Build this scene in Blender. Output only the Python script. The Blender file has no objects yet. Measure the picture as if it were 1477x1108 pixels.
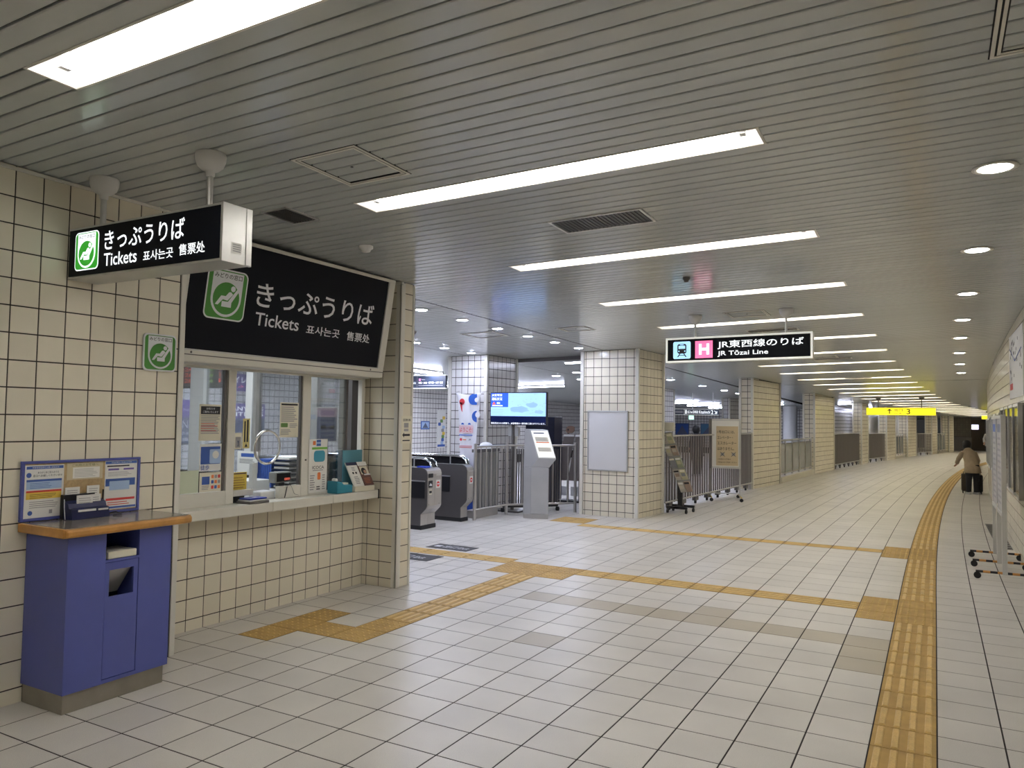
import bpy, math, random
from mathutils import Matrix, Vector
random.seed(7)
SC = bpy.context.scene
COL = SC.collection
def R(d): return math.radians(d)

# ------------------------------------------------------------------ camera, world, exposure
cam_d = bpy.data.cameras.new('camera'); cam = bpy.data.objects.new('camera', cam_d); COL.objects.link(cam)
yaw, pitch, roll = R(29.0262), R(2.6077), R(0.8413)
fw = Vector((-math.sin(yaw)*math.cos(pitch), math.cos(yaw)*math.cos(pitch), math.sin(pitch)))
rt = Vector((math.cos(yaw), math.sin(yaw), 0)); up = rt.cross(fw)
r_ = rt*math.cos(roll)+up*math.sin(roll); u_ = -rt*math.sin(roll)+up*math.cos(roll)
cam.matrix_world = Matrix(((r_.x, u_.x, -fw.x, 0), (r_.y, u_.y, -fw.y, 0), (r_.z, u_.z, -fw.z, 1.6), (0, 0, 0, 1)))
cam_d.sensor_width = 36; cam_d.lens = 36*1099.8/1477; cam_d.clip_start = 0.05; cam_d.clip_end = 200
SC.camera = cam
w = bpy.data.worlds.new('world'); SC.world = w; w.use_nodes = True
w.node_tree.nodes['Background'].inputs[0].default_value = (0.5, 0.5, 0.5, 1)
w.node_tree.nodes['Background'].inputs[1].default_value = 0.03
SC.view_settings.view_transform = 'Standard'; SC.view_settings.look = 'None'
SC.view_settings.gamma = 1.0; SC.view_settings.use_curve_mapping = False
SC.view_settings.exposure = 0.74
TUBE_POWER = 21.0          # corridor fluorescent tubes
CORR_COL = (1.0, 0.96, 0.905)
HALL_COL = (0.73, 0.78, 1.0)
DOWN_POWER = 160.0
HALL_POWER = 30.0

# ------------------------------------------------------------------ materials
MATS = {}
def mat(name, color, rough=0.5, metal=0.0, emit=None, es=1.0, var=0.0, noise=None, bump=0.0, spec=0.5, island=False, coat=0.0):
    if name in MATS: return MATS[name]
    m = bpy.data.materials.new(name); m.use_nodes = True; nt = m.node_tree; b = nt.nodes['Principled BSDF']
    L = nt.links
    b.inputs['Base Color'].default_value = (*color, 1); b.inputs['Roughness'].default_value = rough
    b.inputs['Metallic'].default_value = metal; b.inputs['Specular IOR Level'].default_value = spec
    b.inputs['Coat Weight'].default_value = coat
    col = None
    if noise:
        tc = nt.nodes.new('ShaderNodeTexCoord'); n = nt.nodes.new('ShaderNodeTexNoise')
        n.inputs['Scale'].default_value = noise[0]; n.inputs['Detail'].default_value = 4
        g = nt.nodes.new('ShaderNodeNewGeometry')
        L.new(g.outputs['Position'], n.inputs['Vector'])
        mr = nt.nodes.new('ShaderNodeMapRange'); L.new(n.outputs['Fac'], mr.inputs['Value'])
        mr.inputs['From Min'].default_value = 0.3; mr.inputs['From Max'].default_value = 0.7
        mr.inputs['To Min'].default_value = 1-noise[1]; mr.inputs['To Max'].default_value = 1+noise[1]
        col = mr.outputs['Result']
        if len(noise) > 2:
            n2 = nt.nodes.new('ShaderNodeTexNoise'); n2.inputs['Scale'].default_value = noise[2]; L.new(g.outputs['Position'], n2.inputs['Vector'])
            m3 = nt.nodes.new('ShaderNodeMapRange'); L.new(n2.outputs['Fac'], m3.inputs['Value']); m3.inputs['From Min'].default_value = .35; m3.inputs['From Max'].default_value = .65
            m3.inputs['To Min'].default_value = 1-noise[3]; m3.inputs['To Max'].default_value = 1+noise[3]
            mm = nt.nodes.new('ShaderNodeMath'); mm.operation = 'MULTIPLY'; L.new(col, mm.inputs[0]); L.new(m3.outputs[0], mm.inputs[1]); col = mm.outputs[0]
        if bump:
            bp = nt.nodes.new('ShaderNodeBump'); bp.inputs['Strength'].default_value = bump; bp.inputs['Distance'].default_value = 0.002
            L.new(n.outputs['Fac'], bp.inputs['Height']); L.new(bp.outputs['Normal'], b.inputs['Normal'])
    if var:
        oi = nt.nodes.new('ShaderNodeObjectInfo'); g2 = nt.nodes.new('ShaderNodeNewGeometry')
        ad = nt.nodes.new('ShaderNodeMath'); ad.operation = 'ADD'; fr = nt.nodes.new('ShaderNodeMath'); fr.operation = 'FRACT'
        L.new(oi.outputs['Random'], ad.inputs[0]); L.new(g2.outputs['Random Per Island'], ad.inputs[1]); L.new(ad.outputs[0], fr.inputs[0])
        m2 = nt.nodes.new('ShaderNodeMapRange'); L.new(fr.outputs[0], m2.inputs['Value'])
        m2.inputs['To Min'].default_value = 1-var; m2.inputs['To Max'].default_value = 1+var
        if col:
            mu = nt.nodes.new('ShaderNodeMath'); mu.operation = 'MULTIPLY'; L.new(col, mu.inputs[0]); L.new(m2.outputs[0], mu.inputs[1]); col = mu.outputs[0]
        else: col = m2.outputs['Result']
    if col:
        vm = nt.nodes.new('ShaderNodeVectorMath'); vm.operation = 'SCALE'; vm.inputs[0].default_value = color
        L.new(col, vm.inputs['Scale']); L.new(vm.outputs[0], b.inputs['Base Color'])
    if emit:
        b.inputs['Emission Color'].default_value = (*emit, 1); b.inputs['Emission Strength'].default_value = es
    MATS[name] = m; return m
def glass_mat(name, tint, gloss):
    m = bpy.data.materials.new(name); m.use_nodes = True; nt = m.node_tree; nt.nodes.clear()
    o = nt.nodes.new('ShaderNodeOutputMaterial'); t = nt.nodes.new('ShaderNodeBsdfTransparent'); g = nt.nodes.new('ShaderNodeBsdfGlossy')
    mx = nt.nodes.new('ShaderNodeMixShader'); fr = nt.nodes.new('ShaderNodeFresnel'); fr.inputs['IOR'].default_value = 1.45
    mm = nt.nodes.new('ShaderNodeMath'); mm.operation = 'MULTIPLY'; mm.inputs[1].default_value = gloss
    t.inputs[0].default_value = (*tint, 1); g.inputs['Roughness'].default_value = 0.02
    nt.links.new(fr.outputs[0], mm.inputs[0]); nt.links.new(mm.outputs[0], mx.inputs[0])
    nt.links.new(t.outputs[0], mx.inputs[1]); nt.links.new(g.outputs[0], mx.inputs[2]); nt.links.new(mx.outputs[0], o.inputs[0]); MATS[name] = m; return m

TILE = mat('cream_glazed_tile', (0.76, 0.705, 0.575), 0.2, var=0.045, noise=(1.3, 0.03))
HTILE = mat('white_glazed_tile', (0.74, 0.72, 0.70), 0.2, var=0.04, noise=(1.3, 0.03))
GROUT = mat('dark_grout', (0.035, 0.028, 0.022), 0.9)
FTILE = mat('floor_tile', (0.56, 0.535, 0.49), 0.38, var=0.05, noise=(1.6, 0.07, 260, 0.09))
FTILE2 = mat('beige_floor_tile', (0.40, 0.355, 0.27), 0.38, var=0.04, noise=(2.2, 0.05))
FGROUT = mat('floor_joint', (0.02, 0.013, 0.01), 0.9)
TACT = mat('yellow_tactile', (0.60, 0.40, 0.13), 0.5, var=0.06, noise=(9, 0.10, 120, .08)); TACTB = mat('yellow_tactile_base', (0.43, 0.27, 0.075), 0.7, var=0.06, noise=(9, 0.12))  # base colour holds dirt and the shade between bars; bars lighter from wear
PLANK = mat('ceiling_panel_paint', (0.49, 0.515, 0.51), 0.17, metal=0.0, spec=0.8, var=0.03)
CGAP = mat('ceiling_gap', (0.012, 0.012, 0.012), 0.9)
WMET = mat('white_painted_metal', (0.70, 0.68, 0.61), 0.35, noise=(3, 0.03))
AL = mat('brushed_aluminium', (0.62, 0.62, 0.60), 0.32, metal=0.75, noise=(6, 0.05))
STEEL = mat('stainless_steel', (0.50, 0.48, 0.45), 0.34, metal=0.7, noise=(5, 0.06))
DSTEEL = mat('dark_steel', (0.15, 0.14, 0.135), 0.4, metal=0.6)
CHROME = mat('chrome', (0.75, 0.75, 0.75), 0.12, metal=1.0)
BLACK = mat('black_plastic', (0.015, 0.015, 0.017), 0.35)
BLACKP = mat('black_sign_panel', (0.004, 0.005, 0.009), 0.45, spec=0.15)
BLUE = mat('blue_laminate', (0.085, 0.105, 0.35), 0.25, noise=(4, 0.03))
WOOD = mat('honey_wood', (0.48, 0.235, 0.055), 0.35, noise=(14, 0.15))
TOPM = mat('worn_grey_top', (0.27, 0.24, 0.21), 0.18, noise=(8, 0.12))
NAVY = mat('navy_plastic', (0.008, 0.012, 0.07), 0.3)
PAPER = mat('paper_white', (0.80, 0.79, 0.75), 0.6)
PAPERC = mat('paper_cream', (0.74, 0.70, 0.56), 0.6)
CORK = mat('cork_board', (0.46, 0.33, 0.17), 0.8, noise=(60, 0.15))
WPL = mat('white_plastic', (0.72, 0.72, 0.71), 0.35)
GREEN = mat('sign_green', (0.06, 0.26, 0.035), 0.35)
WHITEP = mat('sign_white', (0.75, 0.76, 0.78), 0.4)
INK = mat('black_ink', (0.02, 0.02, 0.025), 0.6)
GREY = mat('grey_ink', (0.33, 0.32, 0.33), 0.6)
RED = mat('red_ink', (0.62, 0.05, 0.04), 0.5)
PBLUE = mat('print_blue', (0.05, 0.12, 0.42), 0.5)
LBLUE = mat('print_light_blue', (0.38, 0.52, 0.74), 0.5)
YEL = mat('print_yellow', (0.78, 0.55, 0.08), 0.5)
ORANGE = mat('print_orange', (0.80, 0.22, 0.06), 0.5)
TEAL = mat('teal_plastic', (0.02, 0.23, 0.33), 0.35)
TEALP = mat('teal_card', (0.10, 0.30, 0.38), 0.5)
PURP = mat('print_purple', (0.16, 0.11, 0.36), 0.4)
SLATE = mat('print_slate', (0.10, 0.12, 0.20), 0.4)
BROWN = mat('print_brown', (0.13, 0.06, 0.05), 0.5)
GLASS = glass_mat('clear_glass', (0.95, 0.97, 0.97), 0.75)
ACRYL = glass_mat('acrylic_sheet', (0.98, 0.98, 0.98), 0.4)
RUB = mat('black_rubber', (0.02, 0.02, 0.02), 0.8)
TUBE = mat('lit_tube', (1, 1, 1), 0.5, emit=CORR_COL, es=TUBE_POWER); TUBEW = mat('lit_older_tube', (1, 1, 1), 0.5, emit=(1.0, 0.90, 0.68), es=TUBE_POWER*.9); TUBEM = mat('lit_mid_tube', (1, 1, 1), 0.5, emit=(1.0, 0.93, 0.79), es=TUBE_POWER*.95)
HTUBE = mat('lit_hall_tube', (1, 1, 1), 0.5, emit=HALL_COL, es=HALL_POWER)
DLIT = mat('lit_downlight', (1, 1, 1), 0.5, emit=(1.0, 0.96, 0.90), es=16)
HDLIT = mat('lit_hall_downlight', (1, 1, 1), 0.5, emit=HALL_COL, es=DOWN_POWER)
LITW = mat('lit_sign_white', (0.9, 0.9, 0.9), 0.4, emit=(0.92, 0.97, 1.0), es=.66)
LITG = mat('lit_sign_green', (0.05, 0.35, 0.04), 0.4, emit=(0.03, 0.40, 0.02), es=0.4)
LITB = mat('lit_sign_blue', (0.4, 0.7, 0.9), 0.4, emit=(0.38, 0.68, 0.92), es=0.6)
LITP = mat('lit_sign_pink', (0.9, 0.2, 0.4), 0.4, emit=(0.95, 0.17, 0.38), es=0.6)
LITY = mat('lit_sign_yellow', (0.9, 0.8, 0.05), 0.4, emit=(0.92, 0.80, 0.02), es=0.68)
LITEDGE = mat('lit_sign_edge', (0.8, 0.8, 0.75), 0.4, emit=(0.85, 0.86, 0.78), es=0.32)
SCR1 = mat('screen_pale_blue', (0.3, 0.5, 0.9), 0.3, emit=(0.33, 0.56, 0.98), es=0.6)
SCR2 = mat('screen_blue', (0.02, 0.08, 0.5), 0.3, emit=(0.02, 0.10, 0.70), es=0.6)
SCR3 = mat('screen_dark', (0.003, 0.006, 0.03), 0.2, emit=(0.003, 0.007, 0.05), es=0.5)
SCRW = mat('screen_white', (0.9, 0.9, 0.9), 0.3, emit=(0.85, 0.9, 1), es=.65)
SCRM = mat('screen_map_blue', (0.25, 0.42, 0.7), 0.3, emit=(0.24, 0.41, 0.78), es=0.55)
LEDR = mat('led_red', (0.8, 0.1, 0.05), 0.3, emit=(1, 0.18, 0.12), es=0.55)
LEDG = mat('led_green', (0.3, 0.6, 0.1), 0.3, emit=(0.40, 0.62, 0.18), es=0.7)

# ------------------------------------------------------------------ mesh builder
class Fr:
    def __init__(s, o, U, V):
        s.o = Vector(o); s.U = Vector(U).normalized(); s.V = Vector(V).normalized(); s.N = s.U.cross(s.V)
    def p(s, u, v, n=0): return s.o+s.U*u+s.V*v+s.N*n
    def m(s, u=0, v=0, n=0):
        q = s.p(u, v, n); U, V, N = s.U, s.V, s.N
        return Matrix(((U.x, V.x, N.x, q.x), (U.y, V.y, N.y, q.y), (U.z, V.z, N.z, q.z), (0, 0, 0, 1)))
XZ = lambda y, x=0, z=0: Fr((x, y, z), (1, 0, 0), (0, 0, 1))      # faces -y
YZ = lambda x, y=0, z=0: Fr((x, y, z), (0, 1, 0), (0, 0, 1))      # faces +x
XY = lambda z=0: Fr((0, 0, z), (1, 0, 0), (0, 1, 0))              # faces up
TCACHE = {}
def glyphs(s):
    if s in TCACHE: return TCACHE[s]
    cu = bpy.data.curves.new('t', 'FONT'); cu.body = s; cu.resolution_u = 3; cu.offset = .009
    ob = bpy.data.objects.new('t', cu); COL.objects.link(ob)
    bpy.context.view_layer.update()
    me = bpy.data.meshes.new_from_object(ob.evaluated_get(bpy.context.evaluated_depsgraph_get()))
    vs = [(v.co.x, v.co.y) for v in me.vertices]; fs = [tuple(p.vertices) for p in me.polygons]
    COL.objects.unlink(ob); bpy.data.objects.remove(ob); bpy.data.meshes.remove(me)
    if vs:
        x0 = min(v[0] for v in vs); x1 = max(v[0] for v in vs); y0 = min(v[1] for v in vs); y1 = max(v[1] for v in vs)
        vs = [((x-x0)/max(x1-x0, 1e-6), (y-y0)/max(y1-y0, 1e-6)) for x, y in vs]
    TCACHE[s] = (vs, fs); return TCACHE[s]
class MB:
    def __init__(s): s.v = []; s.f = []; s.mi = []; s.mats = []; s.sm = []
    def _m(s, m):
        if m not in s.mats: s.mats.append(m)
        return s.mats.index(m)
    def add(s, vs, fs, m, smooth=False):
        b = len(s.v); i = s._m(m); s.v += [Vector(v) for v in vs]
        for f in fs: s.f.append([b+k for k in f]); s.mi.append(i); s.sm.append(smooth)
        return s
    def box(s, a, b, m):
        x0, y0, z0 = [min(a[i], b[i]) for i in range(3)]; x1, y1, z1 = [max(a[i], b[i]) for i in range(3)]
        return s.add([(x0,y0,z0),(x1,y0,z0),(x1,y1,z0),(x0,y1,z0),(x0,y0,z1),(x1,y0,z1),(x1,y1,z1),(x0,y1,z1)],
                     [(0,3,2,1),(4,5,6,7),(0,1,5,4),(1,2,6,5),(2,3,7,6),(3,0,4,7)], m)
    def fbox(s, F, u0, v0, u1, v1, n0, n1, m):
        return s.prism(F, [(u0,v0),(u1,v0),(u1,v1),(u0,v1)], n0, n1, m)
    def prism(s, F, pts, n0, n1, m):
        if n0 > n1: n0, n1 = n1, n0
        k = len(pts)
        vs = [F.p(u, v, n0) for u, v in pts]+[F.p(u, v, n1) for u, v in pts]
        fs = [tuple(range(k-1, -1, -1)), tuple(range(k, 2*k))]+[(i, (i+1) % k, k+(i+1) % k, k+i) for i in range(k)]
        return s.add(vs, fs, m)
    def poly(s, F, pts, n, m): return s.add([F.p(u, v, n) for u, v in pts], [tuple(range(len(pts)))], m)
    def rect(s, F, u0, v0, u1, v1, n, m): return s.poly(F, [(u0,v0),(u1,v0),(u1,v1),(u0,v1)], n, m)
    def rrect(s, F, u0, v0, u1, v1, r, n, m, n0=None):
        pts = []
        for cx, cy, a0 in ((u1-r, v0+r, -90), (u1-r, v1-r, 0), (u0+r, v1-r, 90), (u0+r, v0+r, 180)):
            for k in range(6): a = R(a0+k*18); pts.append((cx+r*math.cos(a), cy+r*math.sin(a)))
        return s.poly(F, pts, n, m) if n0 is None else s.prism(F, pts, n0, n, m)
    def disc(s, F, u, v, r, n, m, k=24, a0=0, a1=360):
        pts = [(u+r*math.cos(R(a0+(a1-a0)*i/k)), v+r*math.sin(R(a0+(a1-a0)*i/k))) for i in range(k+(a1-a0 < 360))]
        return s.poly(F, pts, n, m)
    def text(s, F, t, u0, v0, u1, v1, n, m):
        vs, fs = glyphs(t)
        return s.add([F.p(u0+(u1-u0)*x, v0+(v1-v0)*y, n) for x, y in vs], fs, m)
    def tube(s, pts, r, m, seg=10, caps=True):
        pts = [Vector(p) for p in pts]; rs = r if isinstance(r, (list, tuple)) else [r]*len(pts); vs = []; n = len(pts)
        ref = None
        for i, p in enumerate(pts):
            d = (pts[min(i+1, n-1)]-pts[max(i-1, 0)]).normalized()
            if ref is None: ref = Vector((0, 0, 1)) if abs(d.z) < .9 else Vector((1, 0, 0))
            a = d.cross(ref).normalized(); b = d.cross(a).normalized(); ref = -b if False else ref
            for k in range(seg):
                t = 2*math.pi*k/seg; vs.append(p+a*rs[i]*math.cos(t)+b*rs[i]*math.sin(t))
        fs = [(i*seg+k, i*seg+(k+1) % seg, (i+1)*seg+(k+1) % seg, (i+1)*seg+k) for i in range(n-1) for k in range(seg)]
        s.add(vs, fs, m, True)
        if caps: s.add(vs[:seg], [tuple(range(seg))], m); s.add(vs[-seg:], [tuple(range(seg-1, -1, -1))], m)
        return s
    def lathe(s, c, prof, m, seg=20, sx=1, sy=1):
        vs = []
        for r, z in prof:
            for k in range(seg):
                t = 2*math.pi*k/seg; vs.append((c[0]+r*sx*math.cos(t), c[1]+r*sy*math.sin(t), c[2]+z))
        fs = [(i*seg+k, i*seg+(k+1) % seg, (i+1)*seg+(k+1) % seg, (i+1)*seg+k) for i in range(len(prof)-1) for k in range(seg)]
        s.add(vs, fs, m, True); s.add(vs[:seg], [tuple(range(seg-1, -1, -1))], m); s.add(vs[-seg:], [tuple(range(seg))], m); return s
    def mesh(s, name, inv=None):
        me = bpy.data.meshes.new(name)
        vs = [inv @ v for v in s.v] if inv is not None else s.v
        me.from_pydata([tuple(v) for v in vs], [], s.f)
        for m in s.mats: me.materials.append(m)
        if s.f:
            me.polygons.foreach_set('material_index', s.mi); me.polygons.foreach_set('use_smooth', s.sm)
        me.update(); return me
W = {}
def inv_of(p):
    return W[p].inverted() if p in W else Matrix.Identity(4)
def tagp(o, label=None, cat=None, group=None, kind=None):
    if label: o['label'] = label
    if cat: o['category'] = cat
    if group: o['group'] = group
    if kind: o['kind'] = kind
    return o
def thing(name, label, cat, loc=(0, 0, 0), rz=0, group=None, kind=None):
    o = bpy.data.objects.new(name, None); COL.objects.link(o); o.empty_display_size = 0.1
    o.location = loc; o.rotation_euler = (0, 0, rz); W[o] = Matrix.Translation(loc) @ Matrix.Rotation(rz, 4, 'Z')
    return tagp(o, label, cat, group, kind)
def part(name, mb, parent, label=None, kind=None, bevel=0):
    me = mb.mesh(name, inv_of(parent)); o = bpy.data.objects.new(name, me); COL.objects.link(o); o.parent = parent
    W[o] = W.get(parent, Matrix.Identity(4))
    if bevel: bv(o, bevel)
    return tagp(o, label, None, None, kind)
def bv(o, r, seg=2):
    m = o.modifiers.new('bevel', 'BEVEL'); m.width = r; m.segments = seg; m.limit_method = 'ANGLE'; m.angle_limit = R(40)
def solo(name, mb, label=None, cat=None, group=None, kind=None, bevel=0):
    zs = [v.z for v in mb.v]; loc = Vector((sum(v.x for v in mb.v)/len(mb.v), sum(v.y for v in mb.v)/len(mb.v), min(zs)))
    if kind == 'structure': loc = Vector((0, 0, 0))
    M = Matrix.Translation(loc); o = bpy.data.objects.new(name, mb.mesh(name, M.inverted())); COL.objects.link(o); o.location = loc; W[o] = M
    if bevel: bv(o, bevel)
    return tagp(o, label, cat, group, kind)
def child_box(name, parent, a, b, m, **k): return part(name, MB().box(a, b, m), parent, **k)

ORD = ['first','second','third','fourth','fifth','sixth','seventh','eighth','ninth','tenth','eleventh','twelfth','thirteenth','fourteenth',
       'fifteenth','sixteenth','seventeenth','eighteenth','nineteenth','twentieth','twenty-first','twenty-second','twenty-third','twenty-fourth','twenty-fifth','twenty-sixth','twenty-seventh']
def CZ(x, y): return 3.0936+0.0212*x-0.0184*y
def S0(y): return max(0, y-8.5)**2/500
def S(y): return S0(y)+max(0, y-33)*0.05
def WR(y): return 0.87+0.75*S0(y)

# tiles: slabs with recessed joints -------------------------------------------------
SLAB = {}
def slab_mesh(w, h, t, m, dh=0.0):
    key = (round(w, 3), round(h, 3), round(dh, 3), t, m.name)
    if key in SLAB: return SLAB[key]
    c = min(0.0008, t)
    me = bpy.data.meshes.new('tile')
    vs = [(0,0,-t),(w,0,-t),(w,h+dh,-t),(0,h,-t),(c,c,0),(w-c,c,0),(w-c,h+dh-c,0),(c,h-c,0)]
    me.from_pydata(vs, [], [(4,5,6,7),(0,1,5,4),(1,2,6,5),(2,3,7,6),(3,0,4,7)]); me.materials.append(m); me.update()
    SLAB[key] = me; return me
def tiles(parent, F, u0, u1, v0, vtop, pu, pv, ou, ov, m=TILE, gap=0.0066, t=0.002, indiv=True, name='tile', maxn=300, skip=None):
    """vtop: float or function of u. Grid lines at ou+k*pu / ov+k*pv."""
    vt = vtop if callable(vtop) else (lambda u: vtop)
    st = MB(); n = 0; inv = inv_of(parent)
    k0 = math.floor((u0-ou)/pu); k1 = math.ceil((u1-ou)/pu); j0 = math.floor((v0-ov)/pv); j1 = math.ceil((max(vt(u0), vt(u1))-ov)/pv)
    for k in range(k0, k1):
        a = max(u0, ou+k*pu+gap/2); b = min(u1, ou+(k+1)*pu-gap/2)
        if b-a < 0.012: continue
        for j in range(j0, j1):
            c = max(v0, ov+j*pv+gap/2); full = ov+(j+1)*pv-gap/2
            da = min(full, vt(a)); db = min(full, vt(b))
            if min(da, db)-c < 0.012: continue
            if skip and skip((a+b)/2, (c+da)/2): continue
            if indiv and n < maxn:
                o = bpy.data.objects.new(name, slab_mesh(b-a, da-c, t, m, db-da)); COL.objects.link(o); o.parent = parent
                o.matrix_local = inv @ F.m(a, c, t); n += 1
            else:
                e = 0.0008; q = lambda u, v, nn: F.p(u, v, nn)
                st.add([q(a,c,0),q(b,c,0),q(b,db,0),q(a,da,0),q(a+e,c+e,t),q(b-e,c+e,t),q(b-e,db-e,t),q(a+e,da-e,t)],
                       [(4,5,6,7),(0,1,5,4),(1,2,6,5),(2,3,7,6),(3,0,4,7)], m)
    if st.f: part('tile_field', st, parent, kind='stuff')

# ================================================================== FLOOR
XI = lambda i: -2.9766+0.2971*i
YJ = lambda j: 2.7668+0.3011*j
def warp(x, y):
    wgt = min(1, max(0, (x+5.6)/1.6)); return x+S(y)*wgt
fb = MB()
rows = [-5, 1]+list(range(3, 62, 2))
for a, b in zip(rows[:-1], rows[1:]):
    fb.add([(-14, a, -.0012), (WR(a)+.6+(S(a)-S0(a)), a, -.0012), (WR(b)+.6+(S(b)-S0(b)), b, -.0012), (-14, b, -.0012)], [(0, 1, 2, 3)], FGROUT)
floor = solo('floor', fb, kind='structure')
fwd2 = Vector((fw.x, fw.y, 0)).normalized(); rt2 = Vector((rt.x, rt.y, 0))
def in_view(x, y):
    d = Vector((x, y, 0)); a = d.dot(fwd2); b = d.dot(rt2)
    return a > 2.2 and abs(b) < a*0.70+.2
patch = set()
for i in (-1, 0, 1, 2, 3, 4, 5, 6, 7): patch.add((i, 11))
for i in (8,): patch |= {(i, 11), (i, 10), (i, 9)}
patch |= {(4, 12), (1, 7)}
WARN = {(8,14),(8,15),(8,16),(9,14),(9,15),(9,16),(8,25),(8,26),(8,27),(9,25),(9,26),(9,27),
        (-8,27),(-8,28),(-7,27),(-7,28),(-4,14),(-4,15),(-3,14),(-3,15),(-2,14),(-2,15),(-3,5),(-3,6),(-4,5),(-5,4),(-5,5),(-5,6)}
BARY = {(-3, j) for j in range(7, 14)} | {(9, j) for j in range(-3, 190)}      # bars along y
BARX = {(i, 15) for i in range(-1, 8)} | {(i, 26) for i in range(-6, 8)} | {(i, 15) for i in range(-10, -4)}
HW, HH, G = 0.2971, 0.3011, 0.007
def tact_mesh(kind):
    mb = MB(); w, h = HW-G, HH-G
    mb.box((0, 0, -.004), (w, h, .001), TACTB)
    if kind == 'dome':
        for a in range(5):
            for b in range(5):
                cx, cy = w*(a+.5)/5, h*(b+.5)/5; vs = []
                for r, z in ((.012, .001), (.007, .006)):
                    for k in range(6): t = math.pi*k/3; vs.append((cx+r*math.cos(t), cy+r*math.sin(t), z))
                mb.add(vs, [(k, (k+1) % 6, 6+(k+1) % 6, 6+k) for k in range(6)]+[(6, 7, 8, 9, 10, 11)], TACT)
    else:
        for a in range(4):
            if kind == 'y': c = w*(a+.5)/4; lo = (c-.0175, .012); hi = (c+.0175, h-.012)
            else: c = h*(a+.5)/4; lo = (.012, c-.0175); hi = (w-.012, c+.0175)
            e = .006
            vs = [(lo[0],lo[1],.001),(hi[0],lo[1],.001),(hi[0],hi[1],.001),(lo[0],hi[1],.001),(lo[0]+e,lo[1]+e,.0065),(hi[0]-e,lo[1]+e,.0065),(hi[0]-e,hi[1]-e,.0065),(lo[0]+e,hi[1]-e,.0065)]
            mb.add(vs, [(4,5,6,7),(0,1,5,4),(1,2,6,5),(2,3,7,6),(3,0,4,7)], TACT)
    return mb.mesh('tactile_tile')
TM = {'dome': tact_mesh('dome'), 'y': tact_mesh('y'), 'x': tact_mesh('x')}
fl = []; stuff = MB()
for j in range(-24, 190):
    y0 = YJ(j)+G/2*(1 if j % 1 == 0 else 1); y1 = YJ(j+1)-G/2; ym = (y0+y1)/2
    for i in range(-36, 26):
        x0 = XI(i)+G/2; x1 = XI(i+1)-G/2
        if i <= 9 or True:
            lim = WR(ym)-S(ym)+.05+max(0, ym-24)*.2
        if x0 > lim: break
        x1 = min(x1, lim)
        if ym < 5.9 and x1 < -4.4 and not (ym > 3.4 and x1 > -4.85): continue
        if ym > 38.5 and x1 < -6: continue
        key = (i, j); kind = 'dome' if key in WARN else 'y' if key in BARY else 'x' if key in BARX else None
        if kind:
            o = bpy.data.objects.new('tactile_tile', TM[kind]); COL.objects.link(o); o.parent = floor
            sy = 0.8 if (kind == 'x' and j == 26) else 1
            yy = y0+(.03 if sy < 1 else 0)
            if j == 15 and i < -4: yy += .15
            o.location = (warp(x0, y0), yy, 0.0); o.scale = (1, sy, 1)
            k = (S(y1)-S(y0))/(y1-y0)*min(1, max(0, (x0+5.6)/1.6))
            o.matrix_local = Matrix(((1, k, 0, warp(x0, y0)), (0, sy, 0, yy), (0, 0, 1, 0), (0, 0, 0, 1)))
            if sy < 1 or (j == 15 and i < -4): stuff.add([(warp(a, b), b, z) for z in (0,) for a, b in ((x0, y0), (x1, y0), (x1, yy-.002), (x0, yy-.002))], [(0,1,2,3)], FTILE)
            continue
        m = FTILE2 if key in patch else FTILE
        fl.append((Vector((x0, ym)).length if in_view(x0, ym) else 999, x0, x1, y0, y1, m))
fl.sort(key=lambda t: t[0])
for n, (d, x0, x1, y0, y1, m) in enumerate(fl):
    if n < 300:
        o = bpy.data.objects.new('tile', slab_mesh(x1-x0, y1-y0, .004, m)); COL.objects.link(o); o.parent = floor; o.location = (x0, y0, 0)
    else:
        e = .0008; q = lambda x, y, z: (warp(x, y), y, z)
        if warp(x0, y0) > WR(y0)+.05: continue
        stuff.add([q(x0,y0,-.004),q(x1,y0,-.004),q(x1,y1,-.004),q(x0,y1,-.004),q(x0+e,y0+e,0),q(x1-e,y0+e,0),q(x1-e,y1-e,0),q(x0+e,y1-e,0)],
                  [(4,5,6,7),(0,1,5,4),(1,2,6,5),(2,3,7,6),(3,0,4,7)], m)
part('tile_field', stuff, floor, kind='stuff')
# direction mats printed on the hall floor
for (x0, y0, x1, y1, wh) in ((-5.52, 7.81, -4.93, 8.11, 'farther'), (-5.62, 7.04, -4.96, 7.38, 'nearer')):
    mb = MB(); F = XY(.003); F2 = Fr((x0, y1, .003), (0, -1, 0), (1, 0, 0))
    mb.fbox(F, x0, y0, x1, y1, -.003, 0, BLACK)
    mb.rect(F, x0+.05, y0+.10, x0+.14, y0+.20, .001, WHITEP)
    mb.text(F, '出口', x0+.18, y0+.08, x0+.36, y0+.23, .001, WHITEP)
    mb.text(F, 'Exit', x0+.40, y0+.09, x0+.54, y0+.2, .001, WHITEP)
    solo('floor_mat', mb, 'black floor mat with white marks, %s of two beside the path at the gates' % wh, 'floor mat', 'floor mats by the ticket gates')
mb = MB()
for k in range(14): mb.box((.72, 11.9+k*.2, .004), (.86, 12.05+k*.2, .01), DSTEEL)
mb.box((.70, 11.85, .0), (.87, 14.7, .004), BLACK)
solo('drain_grate', mb, 'narrow dark floor grate along the right corridor wall', 'grate')

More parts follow.
